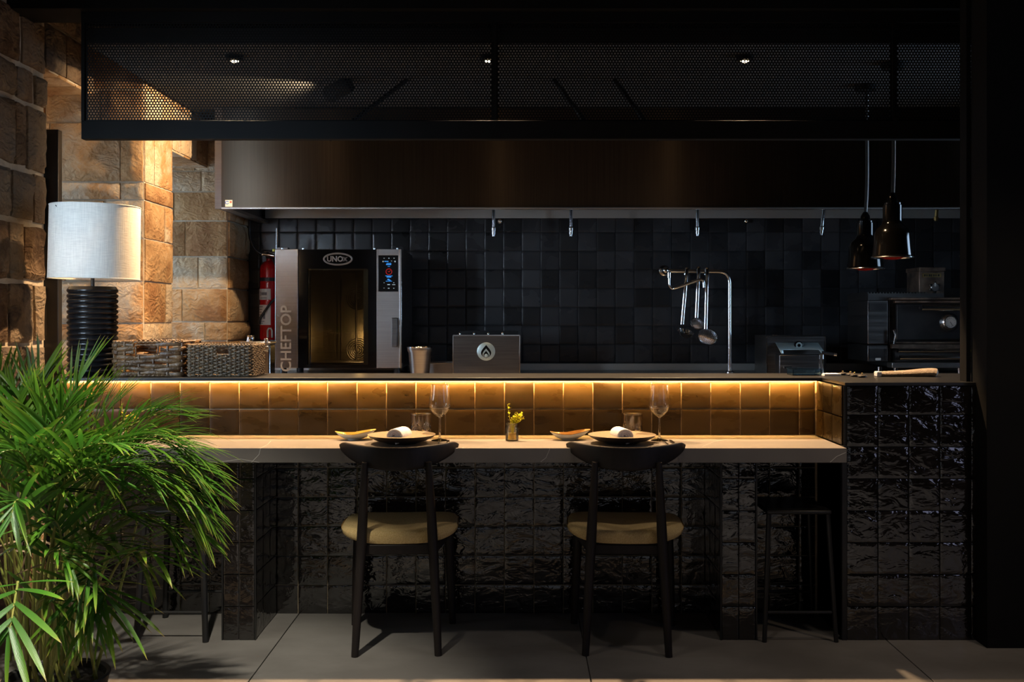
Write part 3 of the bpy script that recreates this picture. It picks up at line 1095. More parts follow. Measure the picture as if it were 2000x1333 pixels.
def pier(x0, x1, seed, label):
    t = thing('counter_pier', label, 'pillar', ((x0 + x1) / 2, (D_BLK + D_BAR) / 2, 0), 0, 'tiled piers under the counter')
    cx, cy = (x0 + x1) / 2, (D_BLK + D_BAR) / 2
    obj('core', B((x0 + .008 - cx, D_BLK + .001 - cy, 0), (x1 - .008 - cx, D_BAR - .011 - cy, 0.695)), M['grout_dark'], t)
    pz = [0.0] + [0.13 + 0.1236 * k for k in range(5)] + [0.695]
    r = random.Random(seed)
    for j in range(len(pz) - 1):
        z0, z1 = pz[j], pz[j + 1]
        for a, b in ((x0 + .004, (x0 + x1) / 2), ((x0 + x1) / 2, x1 - .004)):
            tile_at(t, M['tile_gloss'], ((a + b) / 2 - cx, D_BLK - cy, (z0 + z1) / 2), 0, b - a, z1 - z0, r, 0.012, wav=0.001)
        for q in range(3):
            a, b = D_BLK + .005 + q * .113, D_BLK + .005 + (q + 1) * .113
            if x0 < 0:
                tile_at(t, M['tile_gloss'], (x1 - .008 - cx, (a + b) / 2 - cy, (z0 + z1) / 2), PI / 2, b - a, z1 - z0, r, 0.01, wav=0.001)
            else:
                tile_at(t, M['tile_gloss'], (x0 + .008 - cx, (a + b) / 2 - cy, (z0 + z1) / 2), -PI / 2, b - a, z1 - z0, r, 0.01, wav=0.001)
    obj('edge_trim', MB().box((x0 - .002 - cx, D_BLK - .009 - cy, 0), (x0 + .004 - cx, D_BLK + .004 - cy, 0.695)).box((x1 - .004 - cx, D_BLK - .009 - cy, 0), (x1 + .002 - cx, D_BLK + .004 - cy, 0.695)), M['black_metal'], t)
    return t


pier(-1.151, -1.022, 41, 'black tiled pier carrying the stone counter next to the palm')
pier(0.778, 0.917, 42, 'black tiled pier carrying the stone counter next to the dark stool')

# kitchen back wall
wall_back = struct_empty('wall_back')
obj('wall_core', B((-2.9, D_BACK + 0.001, 0), (3.4, D_BACK + 0.15, 2.9)), M['grout_dark'], wall_back)
bxs = edges(-1.80, 2.97, -0.110, TILE)
bzs = [1.1935 + TILE * k for k in range(-2, 6)] + [1.906]


def hidden(x, z):
    return (-1.38 < x < -0.90 and z < 1.56) or (x > 2.35 and z < 1.45)


n_back = tile_run(wall_back, M['tile_back'], bxs, bzs, D_BACK, 51, tilt=0.006, skip=hidden)

struct('ceiling_kitchen', B((-1.90, 4.60, 2.45), (3.3, 7.0, 2.52)), M['ceil'])
# kitchen ceiling fascia above the screen and side closure
struct('trim_3', B((-2.2, 4.50, 2.575), (3.4, 4.72, 2.86)), M['black'])

# ------------------------------------------------------------------ counter, ledge
ctr = thing('bar_counter', 'long grey stone bar counter with a thick front edge', 'counter', (-0.38, 4.2, 0.752))
cm = MB()
cm.box((-2.02 + .38, 3.99 - 4.2, -0.056), (1.245 + .38, D_BLK - 4.2, 0))
cm.box((-2.02 + .38, D_BLK - 4.2, -0.056), (1.246 + .38, D_BAR - .0105 - 4.2, 0))
slab = obj('slab', B((-2.02 + .38, 3.99 - 4.2, -0.056), (1.244 + .38, D_BAR - .0105 - 4.2, 0)), M['counter'], ctr, bev=0.002)
vm = MB()


def vein(pts, w=0.0012):
    vm.tube([(p[0] + .38, p[1] - 4.2, p[2] - .752) for p in pts], w, 5)


vein([(-1.02, 3.9899, .697), (-.99, 3.9899, .728), (-.985, 3.9899, .7515), (-.985, 4.1, .7521), (-1.0, 4.22, .7521)])
vein([(1.18, 3.9899, .698), (1.205, 3.9899, .72), (1.24, 3.9899, .735)])
vein([(.70, 4.03, .7521), (.78, 4.2, .7521), (.90, 4.35, .7521)])
vein([(-1.13, 3.9899, .70), (-1.06, 3.9899, .71), (-.99, 3.9899, .6975)], 0.0008)
vein([(.08, 3.9899, .70), (.10, 3.9899, .715), (.115, 3.9899, .75)], 0.0009)
obj('vein', vm, M['vein'], ctr)

ledge = thing('serving_ledge', 'dark metal serving ledge running along the top of the tiled bar wall', 'shelf', (0, 4.5, 0.985))
obj('top_plate', MB().box((-1.94, 4.36 - 4.5, 0), (1.256, 4.72 - 4.5, .013)).box((1.2565, 4.055 - 4.5, 0), (2.06, 4.72 - 4.5, .013)), M['black_metal'], ledge, bev=0.0015)
led = obj('led_strip', B((-1.92, 4.390 - 4.5, -0.0045), (1.243, 4.3945 - 4.5, -0.0005)), M['led'], ledge)
obj('diodes', MB().add([(-1.92, 4.395 - 4.5, -.0046), (1.243, 4.395 - 4.5, -.0046), (1.243, 4.3992 - 4.5, -.0004), (-1.92, 4.3992 - 4.5, -.0004)], [(0, 1, 2, 3)]), M['led_diode'], led)
obj('led_channel', B((-1.93, 4.408 - 4.5, -0.004), (1.245, 4.414 - 4.5, -0.0005)), M['black_metal'], ledge)

# ------------------------------------------------------------------ perforated screen above the bar
D_SCR = 4.555


def perforated(x0, x1, z0, z1, pitch=0.0131, rad=0.0044):
    """Sheet with real round holes in a staggered pattern, in the x-z plane."""
    rowh = pitch * math.sqrt(3) / 2
    nx = int((x1 - x0) / pitch) - 1
    nz = int((z1 - z0) / rowh)
    ox = x0 + ((x1 - x0) - (nx + 0.5) * pitch) / 2
    oz = z0 + ((z1 - z0) - nz * rowh) / 2
    ang = np.arange(8) * PI / 4
    hole = np.stack([np.cos(ang), np.sin(ang)], 1) * rad
    hx, hz = pitch / 2, rowh / 2
    outer = np.array([[hx, 0], [hx, hz], [0, hz], [-hx, hz], [-hx, 0], [-hx, -hz], [0, -hz], [hx, -hz]])
    cell = np.concatenate([hole, outer])
    cs = []
    for j in range(nz):
        off = pitch / 2 if j % 2 else 0
        cx = ox + off + hx + np.arange(nx) * pitch
        cs.append(np.stack([cx, np.full(nx, oz + hz + j * rowh)], 1))
    cs = np.concatenate(cs)
    V = (cs[:, None, :] + cell[None]).reshape(-1, 2)
    V3 = np.stack([V[:, 0], np.zeros(len(V)), V[:, 1]], 1)
    q = np.array([[k, 8 + k, 8 + (k + 1) % 8, (k + 1) % 8] for k in range(8)])
    Fq = (q[None] + (np.arange(len(cs)) * 16)[:, None, None]).reshape(-1, 4)
    verts = [tuple(p) for p in V3]
    faces = [tuple(f) for f in Fq.tolist()]
    # blind margins
    def strip(a, b, c, d):
        n = len(verts)
        verts.extend([(a, 0, c), (b, 0, c), (b, 0, d), (a, 0, d)])
        faces.append((n, n + 1, n + 2, n + 3))
    top, bot = oz + nz * rowh, oz
    strip(x0, x1, z0, bot)
    strip(x0, x1, top, z1)
    for j in range(nz):
        off = pitch / 2 if j % 2 else 0
        strip(x0, ox + off, oz + j * rowh, oz + (j + 1) * rowh)
        strip(ox + off + nx * pitch, x1, oz + j * rowh, oz + (j + 1) * rowh)
    me = bpy.data.meshes.new('perforated_panel')
    me.from_pydata(verts, [], faces)
    me.update()
    return me


scr = thing('perforated_screen', 'black perforated metal screen box hanging over the bar counter', 'screen', (0, D_SCR, 2.0))
z0s, z1s = PZ(236, D_SCR), PZ(44, D_SCR)
xs = [PX(165, D_SCR), PX(966, D_SCR), PX(1746, D_SCR), PX(1990, D_SCR)]
for i in range(3):
    a, b = xs[i] + (0.004 if i else 0), xs[i + 1] - 0.004
    put('perforated_panel', perforated(a, b, z0s - 2.0, z1s - 2.0), M['perf'], scr, (0, 0.004, 0))
zb = PZ(272, D_SCR)
obj('bottom_rail', B((xs[0] - .012, -0.006, zb - 2), (xs[3], 0.04, z0s - 2)), M['black'], scr, bev=0.002)
obj('top_rail', B((xs[0] - .012, -0.006, z1s - 2), (xs[3], 0.05, 2.575 - 2)), M['black'], scr)
obj('end_stile', B((xs[0] - .012, -0.006, z0s - 2), (xs[0] + .002, 0.03, z1s - 2)), M['black'], scr)
for k in (1, 2):
    obj('mullion', B((xs[k] - .008, -0.008, z0s - 2), (xs[k] + .008, 0.03, z1s - 2)), M['black'], scr)
# hanger brackets inside
for xa, xb_ in ((-.85, -.45), (.35, .10), (.62, .42)):
    m_ = MB()
    m_.tube([(xa, 0.15, .05), (xb_, 1.0, .62)], 0.012, 6)
    obj('hanger', m_, M['black'], scr)

# ceiling spotlights


def spotlight(x, y, z, label, group, glow=True):
    t = thing('ceiling_spotlight', label, 'spotlight', (x, y, z), 0, group)
    obj('housing', MB().lathe([(0.034, 0.0), (0.040, 0.003), (0.040, 0.02), (0.044, 0.0245)], 20), M['black'], t)
    obj('lens', MB().lathe([(0.0005, -0.010), (0.010, -0.008), (0.017, -0.003), (0.019, 0.002), (0.0005, 0.003)], 20), M['spot_glow'], t)
    return t


for (x, y), w in zip(KITCHEN_SPOTS, ('shining above the steel combi oven', 'glowing next to the vertical joint of the screen', 'glowing above the hanging ladle')):
    spotlight(x, y, 2.4255, 'small lit spotlight behind the perforated screen, ' + w, 'kitchen ceiling spotlights')

t = thing('added_wall_washer', 'small black spot housing added to brighten the stone pier', 'spotlight', (-0.93, 5.31, 2.395))  # made-up fixture, keeps the added pier lamp out of view
ax = (Vector((-1.93, 5.75, 2.0)) - t.location).normalized()
obj('housing', MB().tube([ax * -.09, ax * -.085, ax * .05], [.03, .04, .04], 16, caps=False).tube([ax * -.091, ax * -.09], [.03, .03], 16), M['black'], t, solid=.003)
obj('stem', MB().tube([ax * -.06, (ax.x * -.06, ax.y * -.06, .055)], .008, 8), M['black'], t)

# ------------------------------------------------------------------ kitchen
# back counter (worktop on a steel cabinet)
wk = thing('kitchen_worktop', 'stainless steel kitchen worktop with raised back lip along the black tiles', 'worktop', (0.6, 6.5, 0.9))
obj('top', B((-2.3, -.42, -.04), (2.66, .44, 0)), M['steel'], wk, bev=0.003)
obj('back_lip', B((-2.3, .415, 0), (2.66, .44, .045)), M['satin'], wk, bev=0.002)
obj('cabinet', B((-2.28, -.38, -.9), (2.64, .43, -.04)), M['steel_dark'], wk)

# extraction hood
hood = thing('extraction_hood', 'long brushed steel extraction hood above the kitchen worktop', 'hood', (0, 6.45, 1.87))
DH = 6.0
xh0 = PX(433, DH)
zt = 2.445
obj('front_panel', B((xh0, DH - 6.45, 0.006), (3.2, DH + .02 - 6.45, zt - 1.87)), M['steel_hood'], hood)
obj('bottom_lip', B((xh0, DH - .008 - 6.45, -0.002), (3.2, DH + .03 - 6.45, 0.008)), M['steel'], hood, bev=0.001)
obj('end_flange', B((PX(420, DH), DH - .004 - 6.45, 0.0), (xh0, DH + .02 - 6.45, zt - 1.87)), M['steel_dark'], hood)
obj('end_panel', B((xh0 - .02, DH + .02 - 6.45, 0.0), (xh0, D_BACK - .01 - 6.45, zt - 1.87)), M['steel_dark'], hood)
obj('gutter', MB().box((xh0, DH + .03 - 6.45, -0.002), (xh0 + .05, 6.90 - 6.45, 0.016)), M['steel'], hood)
obj('back_panel', B((xh0 + .02, D_BACK - .028 - 6.45, 1.906 - 1.87), (3.2, D_BACK - .002 - 6.45, 2.3 - 1.87)), M['satin'], hood)
obj('baffle', B((xh0, DH + .02 - 6.45, 0.42), (3.2, D_BACK - .03 - 6.45, 0.44)), M['steel_dark'], hood)
st = obj('sticker', B((PX(440, DH), -.4525, PZ(404, DH) - 1.87), (PX(454, DH), -.4505, PZ(391, DH) - 1.87)), M['white_label'], hood)
m_ = MB()
m_.tube([(PX(444, DH) + .012 * math.cos(a) * .8, -.4532, PZ(396, DH) - 1.87 + .008 * math.sin(a)) for a in np.linspace(0.5, 5.8, 9)], 0.0022, 5)
obj('sticker_mark', m_, M['sticker_blue'], hood)
m_ = MB()
m_.box((PX(449, DH), -.4535, PZ(397, DH) - 1.87), (PX(453, DH), -.4525, PZ(393, DH) - 1.87))
obj('sticker_mark', m_, M['sticker_red'], hood)

# spray nozzles under the hood


def nozzle(px, d, ytop, ybot, label, material='chrome', lean=0.0, short=False):
    top, bot = PZ(ytop, d), PZ(ybot, d)
    t = thing('spray_nozzle', label, 'nozzle', (PX(px, d), d, top), 0, 'spray nozzles under the hood')
    L = top - bot
    e = Vector((lean * L, 0, -L))
    obj('pipe', MB().tube([(0, 0, .38), (0, 0, 0), tuple(e * 0.7)], 0.0105, 10), M[material], t)
    h = MB()
    h.tube([tuple(e * .66), tuple(e * .69), tuple(e * .70), tuple(e * .80), tuple(e * .81), tuple(e * .93), tuple(e * .935), tuple(e)], [.011, .013, .016, .016, .013, .013, .009, .009], 12)
    obj('nozzle_head', h, M[material], t)
    return t


nozzle(964, 6.42, 408, 462, 'chrome spray nozzle pipe hanging under the hood above the flame-badged fryer')
nozzle(1115, 6.42, 408, 462, 'chrome spray nozzle pipe over bare tiles, between fryer and utensil rail')
nozzle(1362, 6.42, 408, 461, 'chrome spray nozzle pipe hanging directly above the hanging utensils')
nozzle(1609, 6.42, 408, 460, 'chrome spray nozzle pipe hanging next to the black heat lamps', lean=-0.1)
nozzle(1830, 6.42, 408, 432, 'short brass spray nozzle above the charcoal oven', 'brass', lean=-0.1)
for px, w in ((976, 'next to the nozzle over the flame-badged fryer'), (1458, 'between the utensil rail and the heat lamps')):
    t = thing('pipe_stub', 'tiny chrome pipe stub on the black tiles ' + w, 'pipe', (PX(px, 6.93), 6.93, PZ(432, 6.93)))
    obj('stub', MB().lathe([(.006, 0), (.006, .02), (.012, .02), (.012, .035), (.004, .04)], 12, (0, .03, 0), Matrix.Rotation(PI / 2, 4, 'X')), M['chrome'], t)
    obj('flange', MB().lathe([(.016, 0), (.016, .004)], 14, (0, .03, 0), Matrix.Rotation(PI / 2, 4, 'X')), M['chrome'], t)

# combi oven
DO = 6.19
s_o = F / DO
ov = thing('combi_oven', 'tall stainless combi oven with black glass door and touch screen', 'oven', (PX(660, DO), DO, 0.9))
ox0, ox1 = PX(537, DO) - PX(660, DO), PX(784, DO) - PX(660, DO)
oz1 = PZ(487, DO) - .9


def ox(px):
    return PX(px, DO) - PX(660, DO)


def oz(py):
    return PZ(py, DO) - .9


zb0 = 0.05
hull = MB()
hull.box((ox0, 0.05, zb0), (ox(598), .62, oz1)).box((ox(722), 0.05, zb0), (ox1, .62, oz1))
hull.box((ox(598), 0.05, oz(520)), (ox(722), .62, oz1)).box((ox(598), 0.05, zb0), (ox(722), .62, zb0 + .03)).box((ox(598), .58, zb0 + .03), (ox(722), .62, oz(520)))
obj('body', hull, M['steel_dark'], ov)
obj('side_column', B((ox0, 0, zb0), (ox(582), .05, oz1)), M['steel_mid'], ov, bev=0.003)
dr = obj('door', MB().box((ox(583.5), 0, zb0), (ox(600), .045, oz1 - .002)).box((ox(719), 0, zb0), (ox(734), .045, oz1 - .002)).box((ox(600), 0, oz(525)), (ox(719), .045, oz1 - .002)).box((ox(600), 0, zb0), (ox(719), .045, zb0 + .02)), M['gloss_black'], ov)
obj('pane', B((ox(600), .008, zb0 + .02), (ox(719), .014, oz(525))), M['oven_glass'], dr)
obj('inner_frame', MB().box((ox(600), .016, zb0 + .02), (ox(602.5), .03, oz(525))).box((ox(602.5), .016, oz(527.5)), (ox(716), .03, oz(525))).box((ox(709), .016, zb0 + .02), (ox(719), .03, oz(527.5))), M['steel'], dr)
obj('control_column', MB().box((ox(735.5), 0, zb0), (ox(780), .05, oz(570))).box((ox(735.5), 0, oz(570)), (ox(739), .05, oz1)).box((ox(778), 0, oz(570)), (ox(780), .05, oz1)).box((ox(739), 0, oz(499)), (ox(778), .05, oz1)), M['steel'], ov, bev=0.0015)
obj('edge_strip', B((ox(780), -.004, zb0), (ox(784.5), .05, oz1)), M['chrome'], ov, bev=0.002)
scn = obj('touch_screen', B((ox(739), .004, oz(569)), (ox(778), .03, oz(499))), M['gloss_black'], ov)
sb, sr, sw = MB(), MB(), MB()


def sbar(mb, x, y, w, h):
    mb.box((ox(x - w / 2), .0022, oz(y + h / 2)), (ox(x + w / 2), .0040, oz(y - h / 2)))


for x, y, w, h in ((754.5, 510.8, 8, 1.6), (759.5, 514.4, 9, 1), (759, 516.8, 10, 2.2), (759.5, 520.6, 4.5, .9), (759.5, 539.2, 14, 1.1), (759.5, 541.3, 9, 2), (758.5, 546.3, 4, 2.4), (761, 547.6, 4, 1.4), (759.5, 549.6, 12, 1)):
    sbar(sb, x, y, w, h)
for x, y, w, h in ((748, 511, 2, 2.4), (771.5, 511, 1, 3.4), (771.5, 511, 3, 1), (764.5, 510, 2, .7), (750, 552.6, 1.4, 1.2), (769, 552.6, 1.6, 1.4), (759, 556.2, 5, 1.6), (768.8, 556.3, 6, 1.2), (750, 504.6, 2, 1), (759.5, 504.6, 2, 1.4), (769.5, 504.6, 2, 1), (750, 563, 2, .8), (759, 563.4, 3.4, 1.2), (769, 563.4, 2, 1.2)):
    sbar(sw, x, y, w, h)
sr.tube([(ox(759.5) + 5.6 / s_o * math.cos(a), .003, oz(531) + 5.6 / s_o * math.sin(a)) for a in np.linspace(0, 2 * PI, 25)[:-1]], 0.0022, 5, closed=True)
sr.tube([(ox(757.5), .003, oz(530)), (ox(759.5), .003, oz(531.8)), (ox(762.5), .003, oz(528.6))], 0.0018, 5)
obj('screen_text', sb, M['scr_blue'], scn)
obj('screen_icon', sr, M['scr_red'], scn)
obj('screen_text', sw, M['scr_white'], scn)
obj('door_handle', MB().box((ox(766), -.03, oz(678)), (ox(777), -.012, oz(621))).box((ox(768), -.013, oz(674)), (ox(775), .004, oz(664))).box((ox(768), -.013, oz(636)), (ox(775), .004, oz(626))), M['steel_dark'], ov, bev=0.004)
# maker's oval and lettering
lg = MB()
lg.tube([(ox(660) + 27.3 / s_o * math.cos(a), -.0005, oz(506.3) + 11.0 / s_o * math.sin(a)) for a in np.linspace(0, 2 * PI, 41)[:-1]], 0.0052, 8, closed=True, flat=1.0)
obj('logo_ring', lg, M['logo'], dr)
text('logo_lettering', 'UNO', 0.044, M['logo'], dr, (ox(654.3), -.0012, oz(506.6)), bold=0.0014, sx=0.95)
xo = MB()
for sx in (-1, 1):
    for o_ in (-1, 1):
        xo.tube([(ox(674.0) - sx * 3.6 / s_o + o_ * .0032, -.001, oz(511)), (ox(674.0) + sx * 3.6 / s_o + o_ * .0032, -.001, oz(502))], 0.0012, 5)
obj('logo_lettering', xo, M['logo'], dr)
text('lettering', 'CHEFTOP', 0.088, M['etched'], ov, (ox(559.5), -.0008, oz(662)), rot=(PI / 2, -PI / 2, 0), bold=0.0012, sx=1.03)
# cavity
cv = obj('oven_cavity', MB().box((ox(598), .46, zb0 + .03), (ox(722), .48, oz(520))).box((ox(600), .06, zb0 + .03), (ox(603), .46, oz(520))), M['oven_inner'], ov)
obj('fan_cover', B((ox(643), .44, zb0 + .03), (ox(722), .455, oz(527))), M['oven_inner'], ov)
for cy_ in (581, 688):
    rg = MB()
    for r_ in (4, 7.5, 11, 14.5, 18, 22):
        rg.tube([(ox(677) + r_ / 310 * math.cos(a), .435, oz(cy_) + r_ / 310 * math.sin(a)) for a in np.linspace(0, 2 * PI, 29)[:-1]], 0.0028, 5, closed=True)
    obj('fan_guard', rg, M['steel_dark'], ov)
obj('rack_post', MB().tube([(ox(676), .40, zb0 + .03), (ox(676), .40, oz(527))], 0.004, 6).tube([(ox(708), .30, zb0 + .03), (ox(708), .30, oz(527))], 0.004, 6).tube([(ox(643), .42, zb0 + .03), (ox(643), .42, oz(527))], 0.003, 6), M['steel'], ov)
rk = MB()
for k in range(11):
    yy = .10 + k * .03
    rk.tube([(ox(645), yy, oz(712)), (ox(716), yy, oz(712))], 0.003, 5)
for xx in (645, 680, 716):
    rk.tube([(ox(xx), .08, oz(712) - .004), (ox(xx), .42, oz(712) - .004)], 0.004, 5)
obj('oven_rack', rk, M['rack'], ov)
for xx in (549, 590, 730, 775):
    obj('top_bolt', MB().lathe([(.006, 0), (.006, .008), (.003, .010)], 10, (ox(xx), .03, oz1)), M['chrome'], ov)
for xx in (548, 772):
    for yy in (.08, .55):
        obj('foot', MB().lathe([(.022, -.0), (.022, .02), (.016, .05)], 14, (ox(xx), yy, 0)), M['rubber'], ov)
d_ = bpy.data.lights.new('oven_lamp', 'POINT')
d_.energy = 2.2
d_.color = (1.0, 0.66, 0.28)
d_.shadow_soft_size = 0.015
o_ = bpy.data.objects.new('oven_lamp', d_)
COL.objects.link(o_)
o_.location = (PX(690, DO), DO + .25, PZ(665, DO))

# gas fittings at the top of the oven
t = thing('gas_valve', 'small valve block and upright pipe on top of the combi oven', 'valve', (PX(548, 6.5), 6.5, PZ(487, 6.2)))
obj('block', B((-.02, -.02, -.004), (.05, .03, .03)), M['steel_dark'], t, bev=0.003)
obj('pipe', MB().tube([(-.022, 0, .02), (-.022, 0, .15)], [.010, .006], 8), M['chrome'], t)
obj('cap', MB().lathe([(.012, 0), (.012, .014), (.006, .016)], 12, (-.036, -.01, .004)), M['yellow'], t)
t = thing('gas_hose', 'black gas hose with steel coupling curving past the fire extinguisher', 'hose', (PX(495, 6.8), 6.8, PZ(470, 6.8)))
hp = smoothpath([P(489, 415, 6.75), P(487, 445, 6.8), P(489, 468, 6.8), P(499, 488, 6.8), P(512, 497, 6.8)], 16)
obj('tube', MB().tube([p - t.location for p in hp], 0.008, 8), M['rubber'], t)
obj('coupling', MB().tube([P(512, 497.5, 6.8) - t.location, P(521, 498.5, 6.8) - t.location, P(522, 498.5, 6.8) - t.location, P(536, 500, 6.8) - t.location], [.008, .008, .011, .011], 10), M['chrome'], t)

# fire extinguisher
DE = 6.86
t = thing('fire_extinguisher', 'red fire extinguisher with white instruction labels hanging beside the oven', 'extinguisher', (PX(526, DE), DE, PZ(664, DE)))
H = PZ(510, DE) - PZ(664, DE)
r0 = 0.062
obj('cylinder', MB().lathe([(r0 * .9, 0), (r0, .012), (r0, H * .88), (r0 * .9, H * .94), (r0 * .6, H * .985), (.02, H), (.018, H + .02)], 28), M['red'], t)
obj('band', MB().lathe([(r0 + .001, H * .74), (r0 + .003, H * .74), (r0 + .003, H * .785), (r0 + .001, H * .785)], 28), M['rubber'], t)
obj('valve', MB().lathe([(.02, H + .015), (.024, H + .02), (.024, H + .04), (.012, H + .05)], 14).tube([(0, 0, H + .045), (.0, -.08, H + .055)], .006, 6), M['black_metal'], t)


def wrap_label(parent, z0, z1, a0, a1, lines, m):
    mb = MB()
    mb.grid(lambda u, v: ((r0 + .0012) * math.cos(a0 + (a1 - a0) * u), (r0 + .0012) * math.sin(a0 + (a1 - a0) * u), z0 + (z1 - z0) * v), 12, 1)
    lb = obj('paper_label', mb, m, parent)
    pr = MB()
    for (u0, u1, v0, v1) in lines:
        pr.grid(lambda u, v: ((r0 + .0018) * math.cos(a0 + (a1 - a0) * (u0 + (u1 - u0) * u)), (r0 + .0018) * math.sin(a0 + (a1 - a0) * (u0 + (u1 - u0) * u)), z0 + (z1 - z0) * (v0 + (v1 - v0) * v)), 4, 1)
    obj('print', pr, M['ink'], lb)


zl = lambda py: PZ(py, DE) - PZ(664, DE)
wrap_label(t, zl(586), zl(565), -2.75, -1.2, [(.2, .28, .35, .75), (.32, .75, .42, .68), (.2, .75, .12, .18)], M['white_label'])
wrap_label(t, zl(635), zl(596), -2.85, -1.2, [(.1, .5, .88, .93), (.1, .45, .75, .79), (.1, .4, .62, .66), (.5, .66, .30, .58), (.1, .45, .48, .52), (.2, .6, .16, .20), (.2, .5, .07, .11)], M['white_label'])
obj('hose', MB().tube(smoothpath([(.03, -.02, H + .03), (.075, -.05, H * .62), (.02, -.075, H * .45), (-.045, -.062, H * .27), (-.052, -.05, H * .2)], 20), 0.008, 8), M['rubber'], t)
obj('bracket', MB().tube([(.005, -.066, .015), (.005, -.068, .06), (.012, -.068, .075), (.025, -.066, .075), (.032, -.063, .06), (.032, -.06, .015)], 0.006, 6), M['white_label'], t)

# steel bain-marie with clip-lid containers left of the oven
t = thing('steel_bin', 'shiny lidded stainless steel bin with clasp between basket and oven', 'bin', (PX(505, 5.6), 5.6, 0.0))
zt_ = PZ(672, 5.6)
obj('body', MB().box((-.09, 0, 0.0), (.062, .12, zt_)), M['chrome'], t, bev=0.01)
obj('lid', B((-.095, -.006, zt_), (.066, .125, zt_ + .012)), M['steel'], t, bev=0.004)
obj('clasp', MB().box((.022, -.022, zt_ - .03), (.058, -.0, zt_ - .012)).box((.035, -.02, zt_ - .012), (.053, -.004, zt_ + .03)).tube([(.03, -.015, zt_ - .034), (.055, -.015, zt_ - .038)], .004, 6), M['chrome'], t, bev=0.002)
obj('lid_knob', MB().lathe([(.022, 0), (.020, .006), (.017, .025), (.02, .032), (.0005, .034)], 16, (-.055, .05, zt_ + .012)), M['chrome'], t)

# steel pot on the worktop
t = thing('steel_pot', 'tapered stainless steel pot with rolled rim beside the combi oven', 'pot', (PX(815, 6.0), 6.15, 0.9))
obj('body', MB().lathe([(.0005, 0), (.052, 0), (.055, .004), (.066, .145), (.072, .152), (.073, .172), (.069, .172), (.063, .148), (.052, .008), (.0005, .006)], 36), M['steel'], t)
obj('rim', MB().tube([(.073 * math.cos(a), .073 * math.sin(a), .174) for a in np.linspace(0, 2 * PI, 41)[:-1]], .0035, 8, closed=True), M['chrome'], t)

# low steel pan
t = thing('gastronorm_pan', 'low stainless steel pan between the pot and the flame-badged fryer', 'pan', (PX(862, 6.5), 6.5, 0.9))
w_ = 0.085
pm = MB()
pm.box((-w_, -.12, 0), (w_, -.117, .068)).box((-w_, .117, 0), (w_, .12, .068)).box((-w_, -.117, 0), (-w_ + .003, .117, .068)).box((w_ - .003, -.117, 0), (w_, .117, .068)).box((-w_ + .003, -.117, 0), (w_ - .003, .117, .003))
obj('body', pm, M['steel'], t)
obj('rim', MB().tube([(-w_, -.12, .069), (w_, -.12, .069), (w_, .12, .069), (-w_, .12, .069)], .004, 6, closed=True), M['chrome'], t)

# flame-badged fryer
DFR = 6.22
t = thing('fryer', 'steel countertop fryer with a round flame badge on its front', 'fryer', (PX(950, DFR), DFR, 0.9))
fx = lambda px: PX(px, DFR) - PX(950, DFR)
fz = lambda py: PZ(py, DFR) - .9
obj('body', B((fx(885), 0, 0.0), (fx(1015), .42, fz(656))), M['steel_dark'], t, bev=0.004)
obj('front_edge', MB().box((fx(885) - .003, -.003, 0), (fx(885) + .002, .003, fz(655.5))).box((fx(1015) - .002, -.003, 0), (fx(1015) + .003, .003, fz(655.5))).box((fx(885), -.003, fz(656.5)), (fx(1015), .003, fz(654.5))), M['chrome'], t)
rear = obj('rear_guard', B((fx(888), .36, fz(656)), (fx(1012), .40, fz(648))), M['black_metal'], t)
for px in (897.5, 925, 953, 981):
    obj('stud', MB().lathe([(.007, 0), (.007, .010), (.004, .014)], 12, (fx(px), .05, fz(654)), None), M['chrome'], t)
bd = obj('badge', MB().lathe([(.0005, 0), (.054, 0), (.054, .006), (.047, .009), (.0005, .009)], 36, (fx(949.5), 0, fz(687)), Matrix.Rotation(PI / 2, 4, 'X')), M['teal_steel'], t)


def flame(w, h, zc):
    pts = []
    for k in range(9):
        a = k / 8
        pts.append((w * math.sin(PI * (a ** .8)) * (1 - .25 * a), zc - h / 2 + h * a))
    return [(x, z) for x, z in pts] + [(-x, z) for x, z in reversed(pts[1:-1])]


fm = MB()
fm.prism([(fx(949.5) + x, fz(687) + z) for x, z in flame(.034, .078, .0)], -.0105, -.008)
obj('flame_emblem', fm, M['gloss_black'], bd)
fm = MB()
fm.prism([(fx(949.5) + x, fz(687) + z) for x, z in flame(.024, .055, -.010)], -.0125, -.0102)
obj('flame_emblem', fm, M['teal_steel'], bd)
fm = MB()
fm.prism([(fx(949.5) + x, fz(687) + z) for x, z in flame(.017, .040, -.016)], -.0140, -.0122)
obj('flame_emblem', fm, M['gloss_black'], bd)
fm = MB()
fm.sphere((fx(949.5), -.012, fz(687) - .024), .012, 12, 8, (1, .4, 1))
obj('flame_emblem', fm, M['teal_steel'], bd)

# utensil rail with swivel tap
DR = 6.62
t = thing('pot_filler_rail', 'bent chrome pipe rail rising from the worktop with swivel tap', 'pipe rail', (PX(1425, DR), DR, 0.9))
q = lambda x, y, d=DR: P(x, y, d) - t.location
R_ = .028
pts = [q(1425, 737.0) * 1.0]
pts[0].z = 0.0
pts += [q(1425, 560), q(1425, 552), q(1423.5, 543), q(1418.5, 535.5), q(1411, 531.8), q(1402, 531), q(1370, 530.8), q(1310, 530)]
obj('pipe', MB().tube(pts, .0135, 14), M['chrome'], t)
obj('base_flange', MB().lathe([(.03, 0), (.03, .006), (.018, .012)], 20), M['chrome'], t)
obj('wall_stub', MB().tube([q(1312, 530), q(1302, 529.5), q(1298, 529), q(1297, 529, D_BACK - .02)], [.014, .015, .016, .013], 12), M['chrome'], t)
obj('valve_ball', MB().sphere(q(1300, 529), .024, 14, 10), M['chrome'], t)
